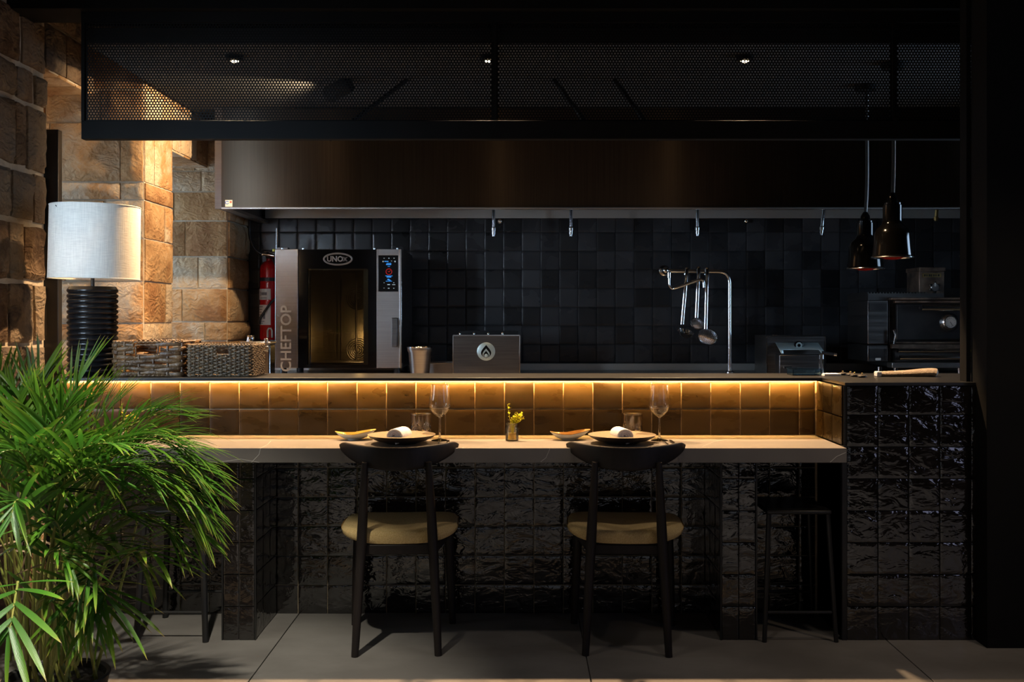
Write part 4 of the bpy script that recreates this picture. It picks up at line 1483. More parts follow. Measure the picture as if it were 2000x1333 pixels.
obj('wall_flange', MB().lathe([(.035, 0), (.035, .01), (.02, .016)], 20, q(1297, 529, D_BACK - .012), Matrix.Rotation(PI / 2, 4, 'X')), M['chrome'], t)
sp_ = smoothpath([q(1307, 535, DR - .02), q(1307, 552, DR - .02), q(1308, 559, DR - .02), q(1313, 564.5, DR - .02), q(1320, 563, DR - .03), q(1340, 556, DR - .04), q(1360, 549, DR - .05), q(1369, 546.5, DR - .05), q(1374, 550, DR - .05), q(1375, 562, DR - .05)], 40)
obj('swivel_spout', MB().tube(sp_, .0095, 10), M['chrome'], t)
obj('spout_collar', MB().tube([q(1307, 533, DR - .02), q(1307, 543, DR - .02), q(1307, 544, DR - .02), q(1307, 547, DR - .02)], [.013, .014, .011, .011], 12), M['chrome'], t)


def utensil(name, label, px, ytop, xb, yb, d):
    o = thing(name, label, name.replace('_', ' '), P(px, ytop, d))
    g = lambda x, y, dd=0.0: P(x, y, d + dd) - o.location
    h = MB()
    a, b = g(px, ytop), g(xb, yb)
    # flat handle bent over the rail
    h.tube([a + Vector((0, .045, -.03)), a + Vector((0, .045, 0)), a + Vector((0, .035, .010)), a + Vector((0, .008, .010)), a + Vector((0, 0, 0)), a.lerp(b, .5), b], (.0105), 10, flat=0.34, up=(1, 0, 0))
    obj('handle', h, M['chrome'], o)
    return o, g, b


DU = DR - .022
o, g, b = utensil('ladle', 'steel ladle hanging first on the rail, bowl at its foot', 1342, 527, 1332.5, 634, DU)
cp = MB()
cp.lathe([(.0005, -.040), (.026, -.036), (.045, -.020), (.054, 0), (.051, 0), (.043, -.018), (.025, -.033), (.0005, -.037)], 28, g(1340, 648), Matrix.Rotation(.35, 4, 'X') @ Matrix.Rotation(.22, 4, 'Y'))
obj('bowl', cp, M['chrome'], o)
obj('lip', MB().tube([g(1325, 647), g(1322.5, 643.5), g(1329, 641)], [.004, .006, .004], 6), M['chrome'], o)


def skimmer_head(o, g, cx, cy, rx, rz, tilt, yaw, name='skimmer_bowl'):
    m = Matrix.Translation(g(cx, cy)) @ Matrix.Rotation(tilt, 4, 'Y') @ Matrix.Rotation(PI / 2 - yaw, 4, 'X')
    mb = MB()
    rim = []
    for k in range(32):
        a = 2 * PI * k / 32
        rim.append(m @ Vector((rx * math.cos(a), rz * math.sin(a), 0)))
    mb.tube(rim, .0035, 6, closed=True)
    obj('rim', mb, M['chrome'], o)
    # perforated dish: wires leave real holes
    wr_ = MB()
    n = 9
    for k in range(-n, n + 1):
        f = k / (n + .6)
        c = math.sqrt(1 - f * f)
        for ax in (0, 1):
            pts = []
            for i in range(7):
                s = -1 + 2 * i / 6
                u, v = (f, s * c) if ax else (s * c, f)
                pts.append(m @ Vector((u * rx, v * rz, .012 * (1 - u * u - v * v))))
            wr_.tube(pts, .0016, 4, caps=False)
    obj(name, wr_, M['chrome'], o)


o, g, b = utensil('skimmer', 'small perforated steel skimmer hanging between the ladle and the larger skimmer', 1365, 525, 1360.5, 621, DU)
skimmer_head(o, g, 1362, 632, .043, .036, .25, .35)
o, g, b = utensil('slotted_skimmer', 'large flat steel skimmer hanging lowest on the rail', 1381.5, 527, 1378.5, 643, DU - .01)
skimmer_head(o, g, 1382, 658, .064, .050, .30, .1)

# second fryer with raised flap
D2 = 6.2
t = thing('griddle_unit', 'steel countertop fryer with open slanted flap and black side handle', 'fryer', (PX(1564, D2), D2, 0.9))
fx = lambda px: PX(px, D2) - PX(1564, D2)
fz = lambda py: PZ(py, D2) - .9
obj('back_panel', B((fx(1505), .10, 0), (fx(1623), .42, fz(657))), M['steel_dark'], t, bev=0.003)
obj('front_edge', MB().box((fx(1505) - .002, .095, 0), (fx(1506), .102, fz(656.5))).box((fx(1505), .095, fz(658)), (fx(1622), .102, fz(656.3))).box((fx(1621.5), .095, 0), (fx(1622.5), .102, fz(656.5))), M['chrome'], t)
obj('lower_tank', B((fx(1522), .0, 0), (fx(1608), .10, fz(693))), M['steel_dark'], t, bev=0.006)
fl = MB()
zA, zB, zC = fz(671), fz(684), fz(691)
fl.add([(fx(1522), .09, zA), (fx(1606), .09, zA), (fx(1612), .0, zC), (fx(1605), .0, zC), (fx(1602), .03, zB), (fx(1532), .03, zB), (fx(1530), 0, zC), (fx(1526), 0, zC)], [(0, 1, 4, 5), (1, 2, 3, 4), (0, 5, 6, 7)])
obj('flap', fl, M['teal_steel'], t, solid=0.004)
obj('knob', MB().lathe([(.026, 0), (.026, .02), (.014, .024), (.0005, .024)], 20, (fx(1565), .075, fz(675.5)), Matrix.Rotation(PI / 2, 4, 'X')), M['gloss_black'], t)
obj('knob_ring', MB().lathe([(.010, .024), (.019, .024), (.019, .027), (.010, .027)], 20, (fx(1565), .075, fz(675.5)), Matrix.Rotation(PI / 2, 4, 'X'), closed=True), M['teal_steel'], t)
obj('handle', MB().tube([(fx(1604), -.01, fz(689)), (fx(1626), -.03, fz(692.5))], .010, 10), M['rubber'], t)
obj('handle_tip', MB().tube([(fx(1626), -.03, fz(692.5)), (fx(1631), -.035, fz(692.8))], .0125, 10), M['chrome'], t)
for px in (1523, 1604):
    obj('hinge', MB().lathe([(.008, 0), (.008, .03)], 10, (fx(px) - .012, .12, fz(656.8)), Matrix.Rotation(PI / 2, 4, 'Y')), M['chrome'], t)
obj('drip_tray', B((fx(1527), -.06, .05), (fx(1541), .0, .062)), M['chrome'], t)

# charcoal oven
D3 = 6.15
t = thing('charcoal_oven', 'heavy black-doored steel charcoal oven with round dial thermometer', 'oven', (PX(1840, D3), D3, 0.9))
cx_ = lambda px: PX(px, D3) - PX(1840, D3)
cz_ = lambda py: PZ(py, D3) - .9
obj('body', B((cx_(1743), .06, cz_(718)), (cx_(1990), .72, cz_(582))), M['steel_dark'], t, bev=0.004)
obj('side_panel', MB().box((cx_(1697), .02, cz_(673)), (cx_(1737), .40, cz_(587))).box((cx_(1697), .02, cz_(707)), (cx_(1737), .40, cz_(674.5))), M['steel_dark'], t, bev=0.004)
obj('side_recess', MB().box((cx_(1700), .016, cz_(607)), (cx_(1734), .021, cz_(593))), M['soot'], t)
obj('side_recess', MB().box((cx_(1700), .016, cz_(701)), (cx_(1729), .021, cz_(682))), M['soot'], t)
obj('side_vent_top', B((cx_(1701), .05, cz_(587)), (cx_(1850), .45, cz_(573))), M['steel_dark'], t)
vt = MB()
for k in range(20):
    vt.box((cx_(1702) + k * .018, .07, cz_(573)), (cx_(1702) + k * .018 + .009, .4, cz_(570.5)))
obj('vent_grille', vt, M['steel_dark'], t)
obj('badge_plate', B((cx_(1712), .014, cz_(704.5)), (cx_(1722), .02, cz_(700))), M['white_label'], t)
obj('door', B((cx_(1754), .02, cz_(665)), (cx_(1990), .06, cz_(594))), M['soot'], t, bev=0.006)
obj('door_rim', MB().box((cx_(1741), .0, cz_(586)), (cx_(1990), .06, cz_(581.5))).box((cx_(1750), .01, cz_(592)), (cx_(1990), .06, cz_(587.5))), M['rust'], t, bev=0.003)
obj('lower_rim', MB().box((cx_(1750), .005, cz_(672)), (cx_(1990), .06, cz_(668))), M['rust'], t, bev=0.003)
obj('handle_bar', MB().tube([(cx_(1793), -.05, cz_(602)), (cx_(1990), -.05, cz_(602))], .017, 14), M['chrome'], t)
obj('handle_bracket', MB().box((cx_(1797), -.045, cz_(604)), (cx_(1800), .03, cz_(600))), M['steel_dark'], t)
dl = obj('dial', MB().lathe([(.056, 0), (.056, .012), (.038, .034), (.034, .034), (.034, .028), (.0005, .028)], 36, (cx_(1855), .02, cz_(630)), Matrix.Rotation(PI / 2, 4, 'X')), M['chrome'], t)
obj('dial_face', MB().lathe([(.0005, .029), (.033, .029), (.033, .0285), (.0005, .0285)], 30, (cx_(1855), .02, cz_(630)), Matrix.Rotation(PI / 2, 4, 'X')), M['white_label'], dl)
dm = MB()
for k in range(11):
    a = -.7 + 4.5 * k / 10
    dm.box((-.0012, -.0105, .021), (.0012, -.0100, .028), Matrix.Translation((cx_(1855), 0, cz_(630))) @ Matrix.Rotation(a, 4, 'Y'))
dm.box((-.0014, -.0115, -.004), (.0014, -.0105, .024), Matrix.Translation((cx_(1855), 0, cz_(630))) @ Matrix.Rotation(2.6, 4, 'Y'))
obj('dial_marks', dm, M['ink'], dl)
obj('stained_band', B((cx_(1743), .0, cz_(681)), (cx_(1990), .06, cz_(673))), M['rust'], t)
obj('drawer_rail', MB().tube([(cx_(1750), -.03, cz_(685)), (cx_(1990), -.03, cz_(685))], .012, 10), M['chrome'], t)
obj('drawer_rail', MB().tube([(cx_(1752), -.04, cz_(698.5)), (cx_(1990), -.04, cz_(698.5))], .013, 10), M['chrome'], t)
obj('drawer', B((cx_(1748), -.0, cz_(706)), (cx_(1990), .06, cz_(684))), M['steel_dark'], t)
obj('base_rail', B((cx_(1739), -.03, cz_(719)), (cx_(1990), .06, cz_(708))), M['steel'], t, bev=0.003)
obj('latch', MB().tube([(cx_(1745), -.01, cz_(645)), (cx_(1747), -.02, cz_(655)), (cx_(1746), -.01, cz_(672))], [.008, .006, .008], 8), M['chrome'], t)
for px in (1725, 1757, 1883):
    obj('leg', MB().lathe([(.014, 0), (.014, max(.02, cz_(718)))], 12, (cx_(px), .06, 0)), M['chrome'], t)
cb = obj('chimney_box', B((cx_(1808), .10, cz_(582)), (cx_(1858), .30, cz_(527))), M['rust'], t, bev=0.003)
obj('chimney_lid', B((cx_(1807), .085, cz_(529)), (cx_(1859), .31, cz_(521))), M['rust'], t, bev=0.003)
np_ = obj('name_plate', B((cx_(1814.5), .095, cz_(540.5)), (cx_(1851), .10, cz_(533))), M['brass'], t)
nm = MB()
for k, w in enumerate((3, 2, 3.5, 2.5, 3, 2, 3.5)):
    nm.box((cx_(1817 + k * 4.5), .0935, cz_(539)), (cx_(1817 + k * 4.5 + w), .0945, cz_(534.8)))
obj('raised_marks', nm, M['soot'], np_)
kn = MB()
poly = []
for k in range(36):
    a = 2 * PI * k / 36
    r_ = .030 + .0055 * (1 if math.cos(6 * a) > .0 else -1)
    poly.append((cx_(1836) + r_ * math.sin(a), cz_(561) + r_ * math.cos(a)))
kn.prism(poly, .07, .10)
kb = obj('knob', kn, M['chrome'], t, bev=0.002)
obj('knob_centre', MB().lathe([(.0005, 0), (.021, 0), (.021, .004), (.0005, .006)], 20, (cx_(1836), .07, cz_(561)), Matrix.Rotation(PI / 2, 4, 'X')), M['steel'], kb)
obj('pointer', B((cx_(1836) - .002, .063, cz_(561) + .005), (cx_(1836) + .002, .07, cz_(561) + .026)), M['white_label'], kb)
obj('yellow_edge', B((cx_(1891), -.052, .0), (cx_(1894), -.042, cz_(662))), M['yellow'], t)

# things on the ledge by the charcoal oven
ZL = 0.998
t = thing('acrylic_container', 'clear bluish acrylic food container on the serving ledge', 'container', (PX(1568, 4.6), 4.58, ZL))
w_, h_ = .062, .026
am = MB()
am.box((-w_, -.05, 0), (w_, -.047, h_)).box((-w_, .047, 0), (w_, .05, h_)).box((-w_, -.047, 0), (-w_ + .003, .047, h_)).box((w_ - .003, -.047, 0), (w_, .047, h_)).box((-w_ + .003, -.047, 0), (w_ - .003, .047, .003))
obj('body', am, M['acrylic'], t)
obj('lid', B((-w_ - .002, -.052, h_ + .0006), (w_ + .002, .052, h_ + .004)), M['acrylic'], t, bev=0.001)
t = thing('glass_tube', 'narrow upright glass tube standing next to the acrylic container', 'glass', (PX(1604, 4.55), 4.55, ZL))
obj('body', MB().lathe([(.0005, 0), (.0105, 0), (.0105, .088), (.0085, .088), (.0085, .006), (.0005, .006)], 20), M['glass'], t)
obj('rim', MB().tube([(.0098 * math.cos(a), .0098 * math.sin(a), .089) for a in np.linspace(0, 2 * PI, 21)[:-1]], .0012, 6, closed=True), M['glass'], t)
t = thing('folded_napkin', 'white folded paper napkin lying beside the glass tube', 'napkin', (PX(1624, 4.5), 4.52, ZL))
obj('sheet', MB().box((-.036, -.04, 0), (.036, .04, .005)).box((-.035, -.039, .0055), (.036, .039, .010)), M['towel'], t, bev=0.001)
for k, (px, dd) in enumerate(((1646, 4.56), (1661, 4.52), (1669, 4.44), (1684, 4.38))):
    lab = ('beside the folded napkin', 'second from the napkin', 'third from the napkin', 'closest to the rolled cloth')[k]
    t = thing('spice_dish', 'tiny steel lidded dish with knob on the ledge, ' + lab, 'dish', (PX(px, dd), dd, ZL), 0, 'tiny lidded dishes on the ledge')
    obj('bowl', MB().lathe([(.010, 0), (.018, .004), (.021, .009), (.0005, .009)], 20), M['chrome'], t)
    obj('lid', MB().lathe([(.021, .0092), (.012, .012), (.0005, .013)], 20), M['steel'], t)
    obj('knob', MB().sphere((0, 0, .0165), .004, 8, 6), M['brass'], t)
t = thing('rolled_cloth', 'beige cloth rolled up and lying along the end of the ledge', 'cloth', (PX(1775, 4.45), 4.45, ZL))
cl = MB()
pts = [(PX(1712, 4.45) - t.location.x, 0, .012), (PX(1735, 4.45) - t.location.x, .0, .011), (PX(1770, 4.45) - t.location.x, .01, .012), (PX(1800, 4.45) - t.location.x, .01, .016), (PX(1822, 4.45) - t.location.x, .0, .018), (PX(1831, 4.45) - t.location.x, -.005, .014)]
cl.tube(smoothpath(pts, 22), [.010 + .008 * min(1, k / 14) for k in range(20)] + [.014, .006], 12, flat=1.6, up=(0, 0, 1))
obj('roll', cl, M['cloth'], t)
obj('end_tag', B((PX(1710, 4.45) - t.location.x, -.02, 0), (PX(1719, 4.45) - t.location.x, .02, .022)), M['towel'], t, bev=0.003)

# heat lamps


def heat_lamp(px, d, yrim, ytop, cordx, label):
    zr = PZ(yrim, d)
    o = thing('heat_lamp', label, 'heat lamp', (PX(px, d), d, zr), 0, 'black heat lamps over the pass')
    H = PZ(ytop, d) - zr
    R = .094
    prof = [(R, 0), (R + .003, .003), (R - .003, .008), (R - .008, .05), (R - .012, .11), (R - .022, .135), (R - .045, .155), (.046, .165), (.044, .175), (.044, H * .86), (.040, H * .87), (.040, H * .9), (.026, H * .905), (.022, H), (.010, H + .02)]
    inner = [(R - .012, .11), (R - .012, .05), (R - .006, .002)]
    obj('shade', MB().lathe(prof + [(.004, H + .021)], 40), M['lamp_enamel'], o)
    obj('rim', MB().tube([(R * math.cos(a), R * math.sin(a), 0) for a in np.linspace(0, 2 * PI, 49)[:-1]], .0035, 8, closed=True), M['chrome'], o)
    obj('heat_bulb', MB().lathe([(.0005, -.012), (.03, -.009), (.052, .0), (.058, .012), (.05, .03), (.02, .05)], 28), M['heat_bulb'], o)
    dx = PX(cordx, d) - PX(px, d)
    path = smoothpath([(0, 0, H + .015), (dx * .7, 0, H + .12), (dx, 0, H + .24), (dx * .9, 0, H + .42), (dx * .9, 0, 2.45 - zr)], 60)
    cd = obj('cord', MB().tube(path, .0075, 8), M['cord'], o)
    fl_ = MB()
    L = 0
    for i in range(len(path) - 1):
        for u in (0, .5):
            p = path[i].lerp(path[i + 1], u)
            fl_.sphere(p + Vector((.0066, -.004, 0)), .0032, 6, 4)
    obj('cord_fleck', fl_, M['fleck'], cd)
    obj('ceiling_cup', MB().lathe([(.05, 2.45 - zr - .03), (.055, 2.45 - zr)], 20), M['black'], o)
    return o


heat_lamp(1743, 4.95, 503, 385, 1745, 'glossy black heat lamp on a flecked cord, hanging in front of the other')
heat_lamp(1690, 5.42, 525, 422, 1693, 'glossy black heat lamp on a flecked cord, hanging behind the other')

# ------------------------------------------------------------------ table lamp and baskets on the ledge
t = thing('table_lamp', 'table lamp with white linen drum shade and ribbed black base', 'lamp', (PX(181, 4.54), 4.54, ZL), 0)
prof = [(.0005, 0), (.085, 0)]
nr = 16
hb = .384
for k in range(nr):
    zc = .012 + (hb - .018) * k / nr
    stp = (hb - .018) / nr
    for u in range(6):
        prof.append((.097 + .008 * math.sin(PI * u / 6), zc + stp * u / 6))
prof += [(.095, hb), (.06, hb + .001), (.0005, hb + .001)]
obj('base', MB().lathe(prof, 44), M['lamp_black'], t)
obj('neck', MB().tube([(0, 0, hb), (0, 0, hb + .20)], .008, 12), M['black_metal'], t)
sz0, sz1 = PZ(545, 4.54) - ZL, PZ(404, 4.54) - ZL
tilt = Matrix.Rotation(-.02, 4, 'Y')
obj('lamp_shade', MB().lathe([(.187, sz0), (.185, sz1), (.1835, sz1), (.1855, sz0)], 64, m=None, closed=True), M['shade'], t, rot=(0, .017, 0))
hm = MB()
for z, r_ in ((sz0, .1865), (sz1, .1845)):
    hm = MB().tube([(r_ * math.cos(a), r_ * math.sin(a), z) for a in np.linspace(0, 2 * PI, 65)[:-1]], .0022, 6, closed=True)
    obj('shade_hem', hm, M['shade'], t, rot=(0, .017, 0))
sp = MB()
for a in (0, 2.1, 4.2):
    sp.tube([(0, 0, hb + .19), (.184 * math.cos(a), .184 * math.sin(a), sz1 - .01)], .002, 6)
obj('spider', sp, M['black_metal'], t)


def basket(t, w, dp, h, rows, amp, rstr, m, pitch, hole, seed, rim_r):
    """Woven basket: wavy strands round stakes, twisted rim, hand hole in front."""
    r = random.Random(seed)
    cr = .02
    per = []
    step = pitch / 4

    def outline(s):
        """Point and outward normal along the rounded rectangle, s in metres."""
        L = [w - 2 * cr, PI / 2 * cr, dp - 2 * cr, PI / 2 * cr] * 2
        tot = sum(L)
        s %= tot
        cs = [(0, -1), (1, 0), (0, 1), (-1, 0)]
        pos = [(-w / 2 + cr, -dp / 2), (w / 2, -dp / 2 + cr), (w / 2 - cr, dp / 2), (-w / 2, dp / 2 - cr)]
        dirs = [(1, 0), (0, 1), (-1, 0), (0, -1)]
        cen = [(w / 2 - cr, -dp / 2 + cr), (w / 2 - cr, dp / 2 - cr), (-w / 2 + cr, dp / 2 - cr), (-w / 2 + cr, -dp / 2 + cr)]
        for k in range(4):
            if s <= L[2 * k]:
                return Vector((pos[k][0] + dirs[k][0] * s, pos[k][1] + dirs[k][1] * s, 0)), Vector((*cs[k], 0))
            s -= L[2 * k]
            if s <= L[2 * k + 1]:
                a0 = (-PI / 2, 0, PI / 2, PI)[k] + s / cr
                n = Vector((math.cos(a0), math.sin(a0), 0))
                return Vector((*cen[k], 0)) + n * cr, n
            s -= L[2 * k + 1]
        return Vector((pos[0][0], pos[0][1], 0)), Vector((0, -1, 0))
    total = 2 * (w - 2 * cr) + 2 * (dp - 2 * cr) + 2 * PI * cr
    n = int(round(total / pitch / 2)) * 2
    hx0, hx1, hz0, hz1 = hole
    mb = MB()
    rowh = (h - 2 * rim_r) / rows
    for j in range(rows):
        z = rim_r + rowh * (j + .5)
        pts, run = [], []
        K = n * 6
        for i in range(K + 1):
            s = total * i / K
            p, nn = outline(s)
            ph = PI * (i / 6.0) + (PI if j % 2 else 0)
            wv = math.sin(ph)
            pz = z + rowh * .22 * math.sin(ph * .5 + j * 1.3 + seed) + r.gauss(0, rowh * .03)
            q_ = p + nn * (amp * wv)
            q_.z = pz
            rad = rstr * (1 + .22 * wv)
            inside = (nn.y < -.9 or nn.y > .9) and hx0 < p.x < hx1 and hz0 < pz < hz1
            if inside:
                if len(run) > 2:
                    mb.tube([a for a, _ in run], [b for _, b in run], 6, flat=.75)
                run = []
            else:
                run.append((q_, rad))
        if len(run) > 2:
            mb.tube([a for a, _ in run], [b for _, b in run], 6, flat=.75)
    stk = mb
    for i in range(n):
        p, nn = outline(total * (i + .5) / n)
        if (nn.y < -.9 or nn.y > .9) and hx0 < p.x < hx1:
            stk.tube([p + Vector((0, 0, .003)), p + Vector((0, 0, hz0))], rstr * .6, 5)
        else:
            stk.tube([p + Vector((0, 0, .003)), p + Vector((0, 0, h - .003))], rstr * .6, 5)
    obj('weave', mb, m, t, smooth=60)
    rm = MB()
    for zz_, rr in ((h - rim_r * .6, rim_r), (rim_r, rim_r)):
        K = int(total / (rim_r * 1.05))
        pts = []
        for i in range(K):
            p, nn = outline(total * i / K)
            a = i * 2.1
            pts.append(p + nn * (rr * .45 * math.cos(a)) + Vector((0, 0, zz_ + rr * .4 * math.sin(a))))
        rs = [rr * (.75 + .3 * math.sin(i * 2.1)) for i in range(K)]
        rm.tube(pts, rs, 6, closed=True)
    for sy in (-1, 1):
        K = 14
        y = sy * dp / 2
        loop = [(hx0 + (hx1 - hx0) * i / K, y, hz0) for i in range(K + 1)] + [(hx1, y, hz0 + (hz1 - hz0) * i / 6) for i in range(1, 7)]
        loop += [(hx1 - (hx1 - hx0) * i / K, y, hz1) for i in range(1, K + 1)] + [(hx0, y, hz1 - (hz1 - hz0) * i / 6) for i in range(1, 6)]
        rm.tube(loop, [rim_r * (.55 + .25 * math.sin(i * 2.3)) for i in range(len(loop))], 6, closed=True)
    obj('rim', rm, m, t, smooth=60)
    obj('bottom', B((-w / 2 + .006, -dp / 2 + .006, .001), (w / 2 - .006, dp / 2 - .006, .007)), m, t)


bw = PX(356, 4.43) - PX(221, 4.43)
t = thing('wicker_basket', 'brown basket of coarse thick wicker next to the lamp', 'basket', ((PX(356, 4.43) + PX(221, 4.43)) / 2, 4.42 + .14, ZL), 0, 'baskets on the serving ledge')
zt1 = PZ(667, 4.42) - ZL
basket(t, bw, .27, zt1, 8, .0036, .0088, M['wicker'], .060, (-.048, .046, PZ(694, 4.42) - ZL, PZ(674, 4.42) - ZL), 4, .006)
bw2 = PX(488, 4.42) - PX(361, 4.42)
t = thing('seagrass_basket', 'darker basket of fine plaited seagrass between wicker basket and oven', 'basket', ((PX(488, 4.42) + PX(361, 4.42)) / 2 + .008, 4.42 + .115, ZL), 0, 'baskets on the serving ledge')
zt2 = PZ(674, 4.42) - ZL
basket(t, bw2, .22, zt2, 18, .0034, .0040, M['seagrass'], .019, (-.014 + .0, .04, PZ(693, 4.42) - ZL, PZ(677, 4.42) - ZL), 9, .0042)

# ------------------------------------------------------------------ place settings on the counter
ZC = 0.752


def make_plate(x, y, label):
    t = thing('dinner_plate', label, 'plate', (x, y, ZC), 0, 'dinner plates')
    obj('underside', MB().lathe([(.060, .0), (.064, .004), (.100, .013), (.126, .026), (.132, .033), (.134, .0345)], 64), M['plate_dark'], t)
    obj('plate_face', MB().lathe([(.0005, .0085), (.062, .0085), (.088, .014), (.118, .027), (.131, .0350), (.134, .0352)], 64), M['plate'], t)
    return t


make_plate(-.466, 4.145, 'speckled tan plate with dark underside at the place beside the palm')
make_plate(.404, 4.145, 'speckled tan plate with dark underside at the place beside the dark stool')


def make_napkin(x, y, rz, label):
    t = thing('rolled_napkin', label, 'napkin', (x, y, ZC + .0095), rz, 'rolled white napkins on the plates')
    # spiral section in x-z, extruded along y
    prof = []
    for k in range(56):
        a = k / 55 * 2 * PI * 3.4
        r_ = .031 - .0082 * (a / (2 * PI))
        prof.append((r_ * math.cos(a - 1.4) * 1.08, r_ * math.sin(a - 1.4) * .92 + .0285))
    L = .105
    th = .0022
    mb = MB()
    vs = []
    for yy, sc in ((-L / 2, .97), (-L / 2 + .006, 1), (0, 1.01), (L / 2 - .006, 1), (L / 2, .97)):
        for (px, pz) in prof:
            vs.append((px * sc, yy, .0285 + (pz - .0285) * sc))
    n = len(prof)
    fs = [(j * n + i, j * n + i + 1, (j + 1) * n + i + 1, (j + 1) * n + i) for j in range(4) for i in range(n - 1)]
    mb.add(vs, fs)
    o = obj('towel_roll', mb, M['towel'], t, solid=0.0072, smooth=60)
    he = MB()
    he.tube([(px * .97, -L / 2 - .001, pz) for (px, pz) in prof[12:]], .0009, 5)
    obj('hem', he, M['towel_edge'], t)
    pr = MB()
    for k in range(9):
        if k in (3,):
            continue
        u0, u1 = -.030 + k * .0068, -.030 + k * .0068 + .0050
        a0, a1 = 1.25, 1.34
        pr.grid(lambda u, v: ((.0292) * math.cos(a0 + (a1 - a0) * v) * 1.08 + (u0 + (u1 - u0) * u) * .0, -.035 + (a0 - 1.25) + (v - .5) * .003 + 0.0, .0245 + .0292 * .9 * math.sin(a0 + .0)) if False else
                ((u0 + (u1 - u0) * u) * .55 + .004, -.034 + (v - .5) * .004, .0285 + .0335 * .92 * math.sqrt(max(0, 1 - (((u0 + (u1 - u0) * u) * .55 + .004) / .0350) ** 2)) + .0006), 2, 1)
    obj('print', pr, M['ink'], t, smooth=0)
    return t


make_napkin(-.472, 4.10, -.26, 'rolled white hand towel on the plate beside the palm')
make_napkin(.396, 4.10, .20, 'rolled white hand towel on the plate beside the dark stool')


def make_tumbler(x, y, label):
    t = thing('tumbler', label, 'tumbler', (x, y, ZC), 0, 'cut glass tumblers')
    R, Hh = .043, .099
    n = 96
    mb = MB()
    prof = []
    Z = [0, .003, .012] + [.012 + .05 * k / 16 for k in range(1, 17)] + [.068, Hh - .002, Hh]
    vs = []
    for z in Z:
        for k in range(n):
            a = 2 * PI * k / n
            r_ = R if z > .003 else R - .003
            if .012 <= z <= .0625:
                # star and diamond cuts
                u = (a * 6 / (2 * PI)) % 1 - .5
                v = (z - .037) / .05
                ang = math.atan2(v, u * .9)
                rr = math.hypot(u * .9, v)
                cut = .5 + .5 * math.cos(8 * ang)
                fade = max(0, 1 - abs(rr - .28) / .3)
                r_ -= .0026 * cut * fade + .0012 * (abs(((a * 24 / (2 * PI)) + z * 60) % 1 - .5) * 2) * max(0, min(1, (abs(u) - .33) * 8))
            vs.append((r_ * math.cos(a), r_ * math.sin(a), z))
    inner = [(R - .0035, Hh), (R - .0045, .015), (R - .012, .011)]
    base = len(vs)
    for r_, z in inner:
        for k in range(n):
            a = 2 * PI * k / n
            vs.append((r_ * math.cos(a), r_ * math.sin(a), z))
    rowsn = len(Z) + len(inner)
    fs = [(j * n + k, j * n + (k + 1) % n, (j + 1) * n + (k + 1) % n, (j + 1) * n + k) for j in range(rowsn - 1) for k in range(n)]
    fs.append(tuple(reversed(range(n))))
    fs.append(tuple((rowsn - 1) * n + k for k in range(n)))
    mb.add(vs, fs)
    obj('cut_glass_body', mb, M['glass_crystal'], t, smooth=25)
    obj('rim', MB().tube([((R - .0017) * math.cos(a), (R - .0017) * math.sin(a), Hh) for a in np.linspace(0, 2 * PI, 49)[:-1]], .0016, 6, closed=True), M['glass_crystal'], t)
    return t


make_tumbler(-.407, 4.325, 'cut crystal tumbler behind the plate beside the palm')
make_tumbler(.463, 4.325, 'cut crystal tumbler behind the plate beside the dark stool')


def make_wineglass(x, y, label):
    t = thing('wine_glass', label, 'wine glass', (x, y, ZC), 0, 'empty wine glasses')
    bowl = [(.0045, .092), (.010, .097), (.024, .106), (.036, .120), (.0435, .138), (.0448, .152), (.0425, .175), (.0385, .205), (.0360, .226)]
    inner = [(r_ - .0013, z + .0008) for r_, z in bowl[2:]]
    prof = bowl + [(.0354, .2265)] + list(reversed(inner)) + [(.010, .1005), (.0005, .0995)]
    obj('bowl', MB().lathe(prof, 56), M['glass'], t)
    obj('stem', MB().lathe([(.0062, .0085), (.0045, .02), (.0040, .05), (.0040, .08), (.0046, .0915)], 20), M['glass'], t)
    obj('foot', MB().lathe([(.0005, .0), (.034, .0), (.035, .0012), (.030, .0028), (.012, .006), (.0065, .0082), (.0005, .0083)], 48), M['glass'], t)
    return t


make_wineglass(-.322, 4.235, 'empty stemmed wine glass behind the plate beside the palm')
make_wineglass(.564, 4.235, 'empty stemmed wine glass behind the plate beside the dark stool')


def make_side_dish(x, y, rz, inner_m, label):
    """Leaf-shaped small dish, pointed low tip on one side, raised folded lip on the other."""
    t = thing('side_dish', label, 'dish', (x, y, ZC), rz, 'leaf-shaped side dishes')

    def surf(u, v, off):
        a = 2 * PI * u
        rr = v
        ca, sa = math.cos(a), math.sin(a)
        rx = .083 * (1 + .06 * math.cos(a))
        ry = .050 * (1 - .35 * max(0, -ca) ** 2)
        x_ = rx * rr * ca
        y_ = ry * rr * sa
        lift = .004 + .022 * rr ** 2.6 + .016 * max(0, ca) * rr ** 2 + .010 * max(0, -ca) ** 3 * rr ** 3
        return (x_, y_, lift + off * (1 - .6 * rr))
    mb = MB()
    mb.grid(lambda u, v: surf(u, v * .998 + .002, -.004), 40, 9, closed_u=True)
    obj('shell', mb, M['china'], t)
    mb = MB()
    mb.grid(lambda u, v: surf(u, v * .995 + .002, .0008), 40, 9, closed_u=True)
    obj('glazed_inside', mb, M[inner_m], t)
    obj('foot_ring', MB().lathe([(.020, 0), (.026, 0), (.030, .006), (.018, .006)], 28), M['china'], t)
    return t


make_side_dish(-.672, 4.265, .12, 'gold_glaze', 'white leaf-shaped side dish with ochre inside, beside the palm-end plate')
make_side_dish(.200, 4.265, .12, 'brown_glaze', 'white leaf-shaped side dish with brown inside, between vase and plate')


